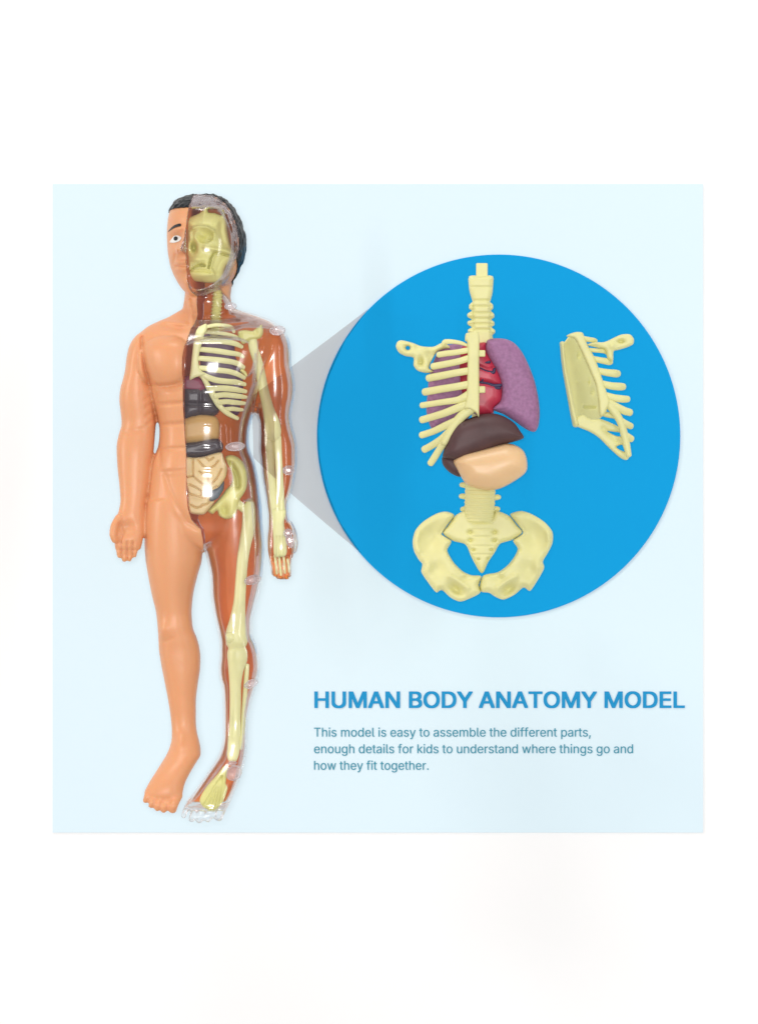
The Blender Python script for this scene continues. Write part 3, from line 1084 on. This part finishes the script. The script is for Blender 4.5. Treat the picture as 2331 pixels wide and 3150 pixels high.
puff('heart', rc([(40, 1010), (180, 980), (330, 1020), (390, 1100), (420, 1200), (300, 1260), (40, 1220)]), M['heart_in'], fig, -0.060, 0.014, 14, 0.02, step=3)
puff('shoulder_blade', rc([(955, 230), (1070, 200), (1200, 215), (1290, 150), (1360, 108), (1385, 230), (1345, 330), (1255, 365), (1150, 385), (1040, 440), (975, 340)]), M['skull'], fig, -0.035, 0.018, 10, 0.02,
     step=3, bump=lambda V: 0.006 * gauss(V, 788, 1022, 5, 8) + 0.006 * gauss(V, 740, 1032, 5, 10))
sweep_obj('humerus', [(778, 1048, -.040, 14), (782, 1075, -.042, 14.5), (797, 1122, -.042, 14.5), (811, 1195, -.040, 15.5), (826, 1258, -.038, 18), (837, 1300, -.036, 24), (840, 1328, -.036, 26), (840, 1342, -.036, 24)], M['bone_in'], fig)
sweep_obj('ulna', [(829, 1346, -.034, 15), (832, 1400, -.036, 13.5), (836, 1465, -.042, 12.5), (845, 1560, -.050, 11.5), (850, 1585, -.052, 11)], M['bone_in'], fig)
sweep_obj('radius', [(853, 1346, -.034, 13.5), (857, 1400, -.038, 11.5), (861, 1465, -.044, 11.5), (865, 1560, -.052, 12.5), (866, 1585, -.054, 12)], M['bone_in'], fig)
g = Geo()
hand_out = [(838, 1565), (877, 1565), (880, 1585), (875, 1607), (879, 1641), (884, 1676), (882, 1706), (866, 1713), (850, 1712), (843, 1700), (842, 1665), (840, 1630), (838, 1595)]
hand = puff('hand_bones', hand_out, M['bone_in'], fig, lambda V: -0.050 - 0.00008 * (V[:, 1] - 1565), 0.010, 10, 0.008, step=3,
            bump=lambda V: sum(0.006 * groove(V, [(x, 1650), (x + dx, 1712)], 2.2) for x, dx in ((852, -1), (863, 0), (873, 2))))
for pts in ([(847, 1708), (851, 1740), (853, 1764)], [(860, 1710), (863, 1742), (866, 1768)], [(874, 1710), (877, 1742), (878, 1762)], [(886, 1720), (889, 1742), (890, 1758)]):
    sweep_obj('finger_bone', [(x, y, -.062, 3.6) for x, y in pts], M['bone_in'], fig)

# 8. organs in the belly
puff('liver', rc([(20, 1170), (200, 1150), (400, 1160), (520, 1330), (560, 1450), (640, 1560), (560, 1650), (300, 1670), (60, 1740), (10, 1700), (10, 1400)]), M['liver_in'], fig, -0.045, 0.035, 26, 0.03, step=3.5,
     bump=lambda V: 0.008 * groove(V, [(560, 1243), (640, 1246)], 6) + 0.008 * groove(V, [(622, 1190), (620, 1290)], 5))
b3 = crop(320, 1280, 2.581)
puff('stomach', b3([(620, 40), (760, -10), (890, 5), (925, 80), (915, 180), (860, 200), (700, 225), (620, 210)]), M['stomach_in'], fig, -0.055, 0.030, 26, 0.02, step=4)
puff('colon', b3([(630, 225), (760, 200), (900, 178), (950, 225), (935, 290), (800, 322), (700, 332), (630, 330)]), M['bladder'], fig, -0.060, 0.030, 18, 0.02, step=4, bump=lambda V: 0.004 * gauss(V, 640, 1380, 30, 10))
bpy.data.objects['colon'].data.materials[0] = M['liver_in']
ic = crop(560, 1380, 6.883)
folds = [[(262, 190), (262, 400), (265, 590)], [(110, 612), (260, 590), (370, 685), (480, 762), (630, 795)], [(190, 765), (330, 830), (430, 895), (455, 960), (390, 1022), (290, 990), (190, 960), (120, 900)],
         [(370, 250), (470, 370), (580, 440), (720, 360), (790, 270)], [(400, 490), (470, 560), (560, 545)], [(560, 580), (590, 700), (640, 760), (760, 640), (860, 440)],
         [(205, 1190), (330, 1252), (420, 1232), (460, 1192), (570, 1172), (615, 1110)], [(520, 170), (600, 260), (690, 200)], [(620, 800), (520, 1050), (420, 1040)], [(640, 880), (760, 800)]]
folds = [ic(f) for f in folds]
gut_out = ic([(60, 200), (280, 195), (480, 175), (700, 105), (860, 88), (915, 230), (972, 420), (945, 600), (865, 740), (780, 835), (650, 895), (625, 1000), (605, 1105), (700, 1112), (685, 1160), (570, 1310), (485, 1395), (330, 1400), (180, 1355), (140, 1180), (130, 900), (60, 600)])
puff('intestines', gut_out, M['gut'], fig, -0.075, 0.020, 9, 0.02, step=1.7,
     bump=lambda V: sum(0.015 * groove(V, f, 2.0) for f in folds) - 0.004 * gauss(V, 605, 1455, 14, 18) - 0.005 * gauss(V, 665, 1460, 16, 24) - 0.004 * gauss(V, 615, 1530, 16, 8))
puff('bladder', ic([(600, 900), (780, 800), (900, 690), (895, 860), (840, 960), (770, 1060), (620, 1110)]), M['bladder'], fig, -0.060, 0.014, 12, 0.02, step=3)

# 9. hip and leg bones
hip_out = ic([(935, 175), (1060, 138), (1200, 190), (1320, 310), (1390, 460), (1402, 650), (1372, 850), (1310, 970), (1220, 1110), (1150, 1390), (1060, 1470), (930, 1492), (800, 1425), (755, 1320), (660, 1390), (555, 1320), (700, 1165), (850, 1000), (960, 850), (1050, 760), (1080, 600), (1030, 420), (950, 280)])
puff('hip_bone', hip_out, M['skull'], fig, -0.048, 0.026, 16, 0.02, step=3,
     bump=lambda V: 0.022 * gauss(V, 693, 1571, 11, 17) + 0.034 * groove(V, ic([(1040, 330), (1130, 480), (1185, 640), (1200, 800)]), 7))
sweep_obj('femur', [(771, 1545, -.030, 13), (769, 1560, -.032, 19), (768, 1585, -.032, 21.5), (766, 1621, -.032, 21.5), (756, 1668, -.030, 19), (747, 1726, -.028, 17.5), (741, 1803, -.026, 17.5), (738, 1850, -.026, 18.5), (733, 1900, -.026, 24), (729, 1945, -.028, 33), (729, 1975, -.028, 34), (729, 1990, -.026, 27)], M['bone_in'], fig, flat=.8)
sweep_obj('femur_neck', [(765, 1575, -.030, 14), (745, 1560, -.028, 13), (728, 1548, -.026, 16)], M['bone_in'], fig)
g = Geo()
g.ball(711, 1960, -.046, 17, 18, .012)
link('kneecap', g.mesh('kneecap'), M['bone_in'], fig)
sweep_obj('tibia', [(731, 2004, -.026, 31), (731, 2027, -.026, 31), (727, 2058, -.026, 24), (725, 2104, -.024, 18.5), (725, 2162, -.022, 17.5), (723, 2239, -.024, 17.5), (720, 2290, -.030, 20), (718, 2316, -.040, 19), (717, 2330, -.046, 16)], M['bone_in'], fig, flat=.75)
sweep_obj('fibula', [(761, 2046, -.016, 7), (757, 2104, -.018, 7.5), (751, 2181, -.018, 7), (746, 2258, -.022, 7), (741, 2300, -.032, 7)], M['bone_in'], fig)
ftc = crop(540, 2280, 6.883)
foot_out = ftc([(1040, 500), (1130, 500), (1110, 700), (1090, 850), (1130, 950), (1060, 1180), (965, 1320), (880, 1390), (760, 1402), (625, 1335), (552, 1225), (572, 1110), (700, 900), (900, 680)])
puff('foot_bones', foot_out, M['skull'], fig, lambda V: np.interp(V[:, 1], [2345, 2386, 2424, 2459, 2490], [-.070, -.092, -.110, -.126, -.134]), 0.012, 10, 0.008, step=2.5,
     bump=lambda V: sum(0.007 * groove(V, ftc([(1000 + 8 * i, 700), (690 + 85 * i, 1340 + 10 * i)]), 1.7) for i in range(-1, 4)))
# mark moulded on a rib
lettering('rib_mark', '3', 663.5, 670, 1144, 9, M['mark'], cage, -0.0905)

bpy.data.objects.remove(body)

# ------------------------------------------------------------------ the torso skeleton with organs, in front of the disc
YT = 0.60
S = (D + YT) / D
torso = thing('torso_skeleton', 'cream spine, pelvis and half rib cage holding lungs, heart, liver and stomach', 'anatomy model', at(1485, 1860, YT))
o5 = crop(1180, 780, 2.95)
o6 = crop(1240, 1260, 3.304)
# spine
g = Geo()
g.box(1464, 1499, 810, 860, YT - .014, YT + .014, S)
pk = link('neck_peg', g.mesh('neck_peg', False), M['bone'], torso)
k = pk.modifiers.new('bevel', 'BEVEL')
k.width, k.segments = .003, 2
spine = puff('spine', o5([(775, 205), (880, 203), (988, 205), (990, 300), (985, 360), (970, 420), (965, 440), (990, 465), (990, 500), (972, 520), (1000, 550), (1000, 580), (975, 600), (1000, 620), (1002, 650), (978, 668), (1008, 695), (1008, 720), (985, 745), (1000, 800), (1000, 900), (800, 900), (780, 730), (765, 715), (765, 690), (798, 668), (762, 645), (762, 615), (798, 600), (760, 575), (760, 545), (798, 520), (775, 500), (775, 465), (802, 440), (800, 420), (782, 360), (772, 300)]),
             M['bone'], torso, YT, 0.024, 16, step=2.6, s=S, sm=3,
             bump=lambda V: sum(0.007 * np.exp(-((V[:, 1] - (780 + yy / 2.95)) / 2.6)**2) for yy in (425, 480, 540, 590, 640, 690)) + 0.004 * np.exp(-((V[:, 1] - 883) / 2)**2)
             - 0.004 * ((V[:, 1] > 925) & (np.abs(V[:, 0] - 1481) < 26)) + 0.010 * groove(V, o5([(812, 440), (818, 720)]), 3) + 0.008 * groove(V, o5([(962, 440), (966, 720)]), 3))
sweep_obj('spine_column', [(1481, 1080, YT + .01, 28), (1480, 1300, YT + .02, 30), (1478, 1500, YT + .01, 40)], M['bone'], torso, S, round_ends=False)
# lumbar column with knobs
lum = [(1477, 1480, YT - .004, 47)]
for i in range(21):
    lum.append((1477 - .2 * i, 1490 + i * 5.7, YT - .004, 47.5 - (1.6 if i % 2 else 0), .036 - (.0025 if i % 2 else 0)))
lum = [tuple(p) if len(p) == 5 else p + (.036,) for p in lum]
sweep_obj('lumbar_spine', lum, M['bone'], torso, S, n=28, round_ends=False)
for (x, y, sg) in ((596, 765, -1), (590, 880, -1), (604, 1012, -1), (968, 890, 1), (960, 1010, 1), (965, 780, 1)):
    a = o6([(x, y)])[0]
    sweep_obj('spine_process', [(a[0] - sg * 22, a[1] + 2, YT + .012, 9), (a[0] - sg * 4, a[1], YT + .012, 8.5), (a[0] + sg * 2, a[1], YT + .012, 7)], M['bone'], torso, S)
# sacrum
sac = puff('sacrum', o6([(520, 1085), (590, 1040), (640, 1030), (660, 1075), (700, 1110), (800, 1118), (890, 1108), (915, 1070), (935, 1032), (990, 1040), (1082, 1085), (1150, 1170), (1208, 1248), (1110, 1322), (985, 1362), (930, 1450), (862, 1550), (812, 1655), (770, 1640), (692, 1500), (632, 1372), (500, 1332), (402, 1258), (450, 1180)]),
           M['bone'], torso, YT, 0.022, 16, 0.02, step=2.8, s=S,
           bump=lambda V: sum(0.016 * gauss(V, *o6([(x, y)])[0], r_, r_ * .75) for x, y, r_ in ((680, 1245, 8), (925, 1245, 8), (680, 1330, 7.5), (925, 1330, 7.5), (710, 1425, 5.5), (895, 1425, 5), (760, 1520, 4), (860, 1515, 4)))
           + sum(.003 * np.exp(-((V[:, 1] - (1260 + yy / 3.304)) / 2)**2) * (np.abs(V[:, 0] - 1483) < 32) for yy in (1150, 1215, 1290, 1385, 1470)) - 0.006 * gauss(V, 1483, 1640, 28, 60) + .004 * gauss(V, 1390, 1600, 5) + .003 * gauss(V, 1556, 1594, 3))
# hip bones
hl_ = o6([(516, 1072), (430, 1036), (330, 1060), (200, 1140), (122, 1230), (95, 1340), (110, 1440), (160, 1530), (192, 1570), (184, 1650), (240, 1740), (330, 1855), (372, 1838), (405, 1842), (480, 1910), (570, 1950), (650, 1930), (780, 1862), (768, 1780), (790, 1692), (690, 1682), (600, 1640), (510, 1550), (452, 1450), (452, 1410), (488, 1335), (396, 1275), (400, 1245), (450, 1170)])
hr_ = o6([(1086, 1072), (1120, 1045), (1200, 1030), (1300, 1060), (1430, 1140), (1512, 1240), (1515, 1350), (1470, 1450), (1418, 1540), (1428, 1615), (1350, 1755), (1285, 1842), (1220, 1808), (1130, 1880), (1020, 1930), (940, 1905), (870, 1862), (790, 1850), (774, 1790), (800, 1700), (850, 1672), (960, 1652), (1060, 1580), (1130, 1490), (1160, 1410), (1115, 1328), (1214, 1255), (1160, 1170)])


def hip_bump(sg, cx):
    def f(V):
        m = lambda x, y: (x if sg < 0 else 1608 - x, y)
        G = lambda x, y, rx, ry, rot=0: gauss(V, *o6([m(x, y)])[0], rx, ry, rot * (1 if sg < 0 else -1))
        L = lambda pts, s_: groove(V, o6([m(*p) for p in pts]), s_)
        return 0.030 * G(290, 1280, 36, 52, 20) - 0.008 * L([(150, 1250), (125, 1350), (150, 1440)], 9) + 0.034 * G(540, 1830, 25, 14, 35) \
            - 0.008 * L([(470, 1690), (560, 1740), (650, 1810)], 8) - .010 * L([(450, 1460), (520, 1570), (620, 1660)], 7) + .012 * G(330, 1620, 26, 26) - .010 * G(260, 1590, 14, 20) + .010 * G(640, 1715, 18, 8)
    return f


puff('hip_bone', hl_, M['bone'], torso, YT - .004, 0.032, 20, 0.022, step=3, s=S, bump=hip_bump(-1, 0))
puff('hip_bone', hr_, M['bone'], torso, YT - .004, 0.032, 20, 0.022, step=3, s=S, bump=hip_bump(1, 0))
# lungs
puff('lung', o5([(520, 850), (600, 828), (740, 825), (780, 1000), (790, 1400), (785, 1460), (760, 1500), (680, 1532), (560, 1570), (440, 1592), (400, 1500), (385, 1400), (400, 1250), (410, 1120), (450, 980)]), M['lung'], torso, YT - .020, 0.022, 30, 0.02, step=4, s=S)
puff('lung', o5([(930, 800), (985, 775), (1100, 780), (1180, 818), (1250, 900), (1310, 1020), (1362, 1160), (1397, 1320), (1408, 1450), (1398, 1560), (1368, 1616), (1320, 1612), (1250, 1572), (1170, 1515), (1085, 1462), (985, 1420), (1000, 1390), (1050, 1340), (1062, 1250), (1050, 1150), (1010, 1055), (950, 955), (920, 880)]), M['lung'], torso, YT - .040, 0.034, 34, 0.03, step=3.5, s=S)
# heart with veins
heart = puff('heart', o5([(700, 860), (860, 815), (925, 815), (935, 900), (1020, 1030), (1075, 1180), (1070, 1330), (1000, 1400), (985, 1460), (860, 1470), (760, 1400), (690, 1200)]), M['heart'], torso, YT - .035, 0.030, 34, 0.02, step=3.5, s=S,
             bump=lambda V: 0.008 * groove(V, o5([(850, 1160), (960, 1180), (1060, 1210)]), 6) + .006 * groove(V, o5([(860, 1030), (940, 1060), (990, 1040)]), 5))
for vn in ([(870, 1175, 7), (940, 1185, 6), (1000, 1205, 9), (1055, 1200, 8)], [(870, 1045, 4), (920, 1075, 7), (985, 1085, 9), (1000, 1050, 6)], [(900, 1250, 4), (930, 1290, 6), (935, 1340, 3)], [(870, 1015, 4), (910, 1000, 5), (955, 990, 7)], [(960, 1190, 3), (985, 1225, 6), (1050, 1225, 6)], [(880, 1180, 4), (910, 1110, 4), (925, 1080, 4)]):
    q = o5([(x, y) for x, y, _ in vn])
    sweep_obj('vein', [(a[0], a[1], YT - .0630, r / 1.5, .004) for a, (_, _, r) in zip(q, vn)], M['vein'], heart, S)
# ribs of the torso
YR = YT - .085
cage2 = thing('rib_cage', '', '', at(1440, 1150, YR))
del cage2['label'], cage2['category']
cage2.parent = torso
cage2.matrix_parent_inverse = torso.matrix_world.inverted()
bpy.context.view_layer.update()
puff('breastbone', o5([(740, 735), (790, 726), (858, 724), (860, 1000), (860, 1468), (835, 1455), (775, 1420), (720, 1410), (745, 1300), (755, 1000), (752, 820), (732, 800)]), M['bone'], cage2, YR, 0.010, 7, 0.010, step=3, s=S, sm=3)
for y0_, y1_ in ((885, 945), (1210, 1272)):
    a, b = o5([(855, y0_), (915, y1_)])
    g = Geo()
    g.box(a[0], b[0], a[1], b[1], YR - .004, YR + .012, S)
    o = link('locating_peg', g.mesh('locating_peg', False), M['bone'], cage2)
    k = o.modifiers.new('bevel', 'BEVEL')
    k.width, k.segments = .004, 3
o56 = [(o5, [(770, 850, 10), (700, 822, 17), (620, 808, 20), (555, 810, 24), (538, 830, 20)]),
       (o5, [(790, 880, 26), (650, 905, 26), (560, 915, 27), (495, 925, 27)]),
       (o5, [(790, 950, 30), (680, 985, 30), (560, 1010, 31), (445, 1030, 31)]),
       (o5, [(790, 1068, 33), (650, 1090, 33), (520, 1115, 34), (405, 1135, 34)]),
       (o5, [(790, 1190, 36), (650, 1215, 34), (520, 1235, 34), (370, 1260, 34)]),
       (o5, [(800, 1270, 45), (680, 1330, 32), (540, 1352, 28), (345, 1380, 27)]),
       (o5, [(800, 1360, 40), (680, 1400, 36), (540, 1455, 34), (345, 1512, 32)]),
       (o6, [(520, 130, 44), (420, 170, 38), (300, 225, 34), (185, 262, 34)]),
       (o6, [(460, 240, 44), (390, 300, 38), (300, 360, 36), (212, 408, 36)]),
       (o6, [(420, 320, 44), (370, 400, 36), (320, 480, 36), (275, 548, 34)])]
for cf, r in o56:
    kx = 2.95 if cf is o5 else 3.304
    q = cf([(x, y) for x, y, _ in r])
    sweep_obj('rib', [(a[0], a[1], YR + 0.05 * max(0, (1430 - a[0]) / 145)**2, h / kx, h / kx / 1000 * .65) for a, (_, _, h) in zip(q, r)], M['bone'], cage2, S)
q = [(700, -20, 55), (600, 60, 50), (520, 150, 46), (455, 260, 44), (410, 340, 36)]
sweep_obj('costal_arch', [(a[0], a[1], YR + .004, h / 3.304, .011) for a, (_, _, h) in zip(o6([(x, y) for x, y, _ in q]), q)], M['bone'], cage2, S)
puff('shoulder_blade', o5([(110, 850), (125, 805), (165, 792), (260, 815), (340, 845), (450, 850), (540, 810), (600, 860), (540, 870), (480, 900), (440, 960), (410, 1040), (450, 1075), (390, 1088), (310, 1068), (270, 1020), (268, 950), (200, 935), (140, 905)]),
     M['bone'], cage2, YT - .045, 0.020, 14, 0.016, step=2.6, s=S, holes=[o5([(200, 850), (218, 842), (234, 852), (236, 870), (218, 880), (200, 870)])],
     bump=lambda V: 0.026 * gauss(V, *o5([(335, 990)])[0], 9, 14) + .012 * gauss(V, *o5([(420, 930)])[0], 14, 20) + .008 * gauss(V, *o5([(300, 850)])[0], 8, 6))
# liver and stomach
puff('liver', o6([(398, 480), (400, 560), (470, 640), (575, 685), (640, 620), (600, 520), (500, 470)]), M['liver'], torso, YT - .040, 0.020, 22, 0.02, step=4, s=S)
puff('liver', o6([(500, 190), (560, 132), (660, 95), (790, 52), (920, 45), (1020, 75), (1120, 140), (1180, 222), (1216, 292), (1110, 332), (990, 362), (850, 412), (700, 462), (560, 512), (460, 502), (396, 478), (430, 350), (450, 270)]), M['liver'], torso, YT - .065, 0.036, 40, 0.03, step=4, s=S,
     bump=lambda V: .004 * gauss(V, 1444, 1392, 3) + 0.005 * gauss(V, 1422, 1308, 3) - .006 * gauss(V, 1500, 1330, 40, 30))
puff('stomach', o6([(508, 520), (600, 450), (760, 410), (900, 375), (1040, 346), (1140, 366), (1212, 420), (1246, 500), (1252, 600), (1212, 665), (1100, 742), (980, 802), (860, 822), (740, 802), (640, 762), (600, 712), (550, 620)]), M['stomach'], torso, YT - .062, 0.050, 52, 0.03, step=4, s=S,
     bump=lambda V: -0.005 * gauss(V, 1545, 1430, 60, 26, -20))

# ------------------------------------------------------------------ the loose half rib cage
YL = 0.60
rib = thing('loose_rib_half', 'cream half rib cage standing alone on the blue disc', 'rib cage piece', at(1880, 1415, YL))
o7 = crop(1680, 980, 4.853)
puff('inner_plate', o7([(285, 330), (360, 240), (420, 280), (620, 570), (730, 850), (810, 1180), (850, 1460), (700, 1490), (520, 1470), (440, 1500), (395, 1440), (300, 1050), (225, 650), (215, 420)]), M['bone'], rib, lambda V: YL + .005 + .0010 * (V[:, 0] - 1725) + .00012 * (V[:, 1] - 1050), 0.006, 6, 0.006, step=3, s=S,
     bump=lambda V: 0.004 * groove(V, o7([(230, 420), (260, 650), (330, 1050), (400, 1400)]), 4) - .003 * gauss(V, *o7([(480, 935)])[0], 7) + .012 * gauss(V, *o7([(655, 945)])[0], 2.5, 7) + .010 * gauss(V, *o7([(700, 1090)])[0], 6, 9) + .010 * gauss(V, *o7([(480, 550)])[0], 6, 12)
     + .014 * groove(V, o7([(585, 1310), (745, 1310)]), 4))
sweep_obj('spine_edge', [(a[0], a[1], YL + .002, r, .040) for a, r in zip(o7([(235, 370), (245, 520), (270, 750), (335, 1100), (395, 1400), (440, 1580)]), (8, 7, 7, 8, 9, 11))], M['bone'], rib, S)
puff('breastbone', o7([(285, 270), (350, 232), (440, 210), (525, 220), (560, 300), (610, 420), (710, 600), (810, 880), (890, 1120), (930, 1250), (880, 1390), (850, 1440), (792, 1478), (770, 1400), (760, 1250), (720, 1000), (640, 800), (540, 570), (420, 330), (350, 290)]), M['bone'], rib, YL - .050, 0.012, 8, 0.050, step=3, s=S)
LR = [[(500, 300, 40), (620, 320, 38), (700, 330, 36), (730, 340, 30)],
      [(560, 470, 30), (700, 480, 32), (850, 490, 36), (920, 520, 40)],
      [(660, 600, 40), (800, 630, 45), (920, 650, 50), (950, 650, 44)],
      [(740, 780, 45), (880, 810, 52), (1020, 825, 58), (1060, 825, 52)],
      [(820, 980, 50), (950, 1010, 55), (1080, 1020, 58), (1140, 1020, 52)],
      [(880, 1160, 55), (1000, 1190, 55), (1130, 1205, 55), (1205, 1205, 48)],
      [(920, 1260, 55), (1050, 1330, 56), (1150, 1380, 58), (1240, 1405, 54)],
      [(1080, 1520, 50), (1180, 1580, 52), (1250, 1610, 48)],
      [(1130, 1720, 50), (1200, 1770, 55), (1255, 1800, 52)]]
for i, r in enumerate(LR):
    q = o7([(x, y) for x, y, _ in r])
    sweep_obj('rib', [(a[0], a[1], YL - .048 + .030 * t_, h / 4.853, h / 4853 * .75) for a, (_, _, h), t_ in zip(q, r, (0, .15, .4, .7))], M['bone'], rib, S)
q = [(860, 1230, 60), (980, 1360, 62), (1090, 1540, 58), (1150, 1740, 56), (1185, 1900, 52), (1215, 2040, 42)]
sweep_obj('costal_arch', [(a[0], a[1], YL - .046, h / 4.853, .011) for a, (_, _, h) in zip(o7([(x, y) for x, y, _ in q]), q)], M['bone'], rib, S)
puff('lower_plate', o7([(430, 1500), (540, 1440), (660, 1500), (800, 1500), (960, 1560), (1080, 1630), (1150, 1800), (1200, 1960), (1235, 2050), (1190, 2112), (1100, 2080), (950, 1950), (780, 1780), (640, 1690), (500, 1632), (440, 1600)]), M['bone'], rib, YL - .012, 0.010, 8, 0.008, step=3, s=S, sm=4,
     holes=[o7([(900, 1680), (1000, 1690), (1090, 1705), (1112, 1755), (1050, 1755), (970, 1725)]), o7([(1040, 1915), (1090, 1890), (1130, 1892), (1160, 1985), (1120, 1975), (1070, 1950)])],
     bump=lambda V: .006 * groove(V, o7([(840, 1640), (1060, 1840)]), 6))
puff('lower_link', o7([(850, 1400), (930, 1400), (1010, 1450), (1040, 1500), (960, 1490), (840, 1460)]), M['bone'], rib, YL - .030, .008, 7, .008, step=3, s=S)
puff('shoulder_blade', o7([(600, 400), (700, 360), (850, 358), (1000, 290), (1110, 245), (1230, 243), (1290, 310), (1278, 390), (1180, 440), (1060, 475), (990, 500), (980, 640), (900, 600), (860, 470), (740, 440)]), M['bone'], rib, YL - .040, 0.016, 9, 0.016, step=2.6, s=S,
     bump=lambda V: .020 * gauss(V, *o7([(1100, 350)])[0], 10, 5.5) - .006 * gauss(V, *o7([(960, 420)])[0], 9, 9) + .010 * gauss(V, *o7([(690, 410)])[0], 16, 6))
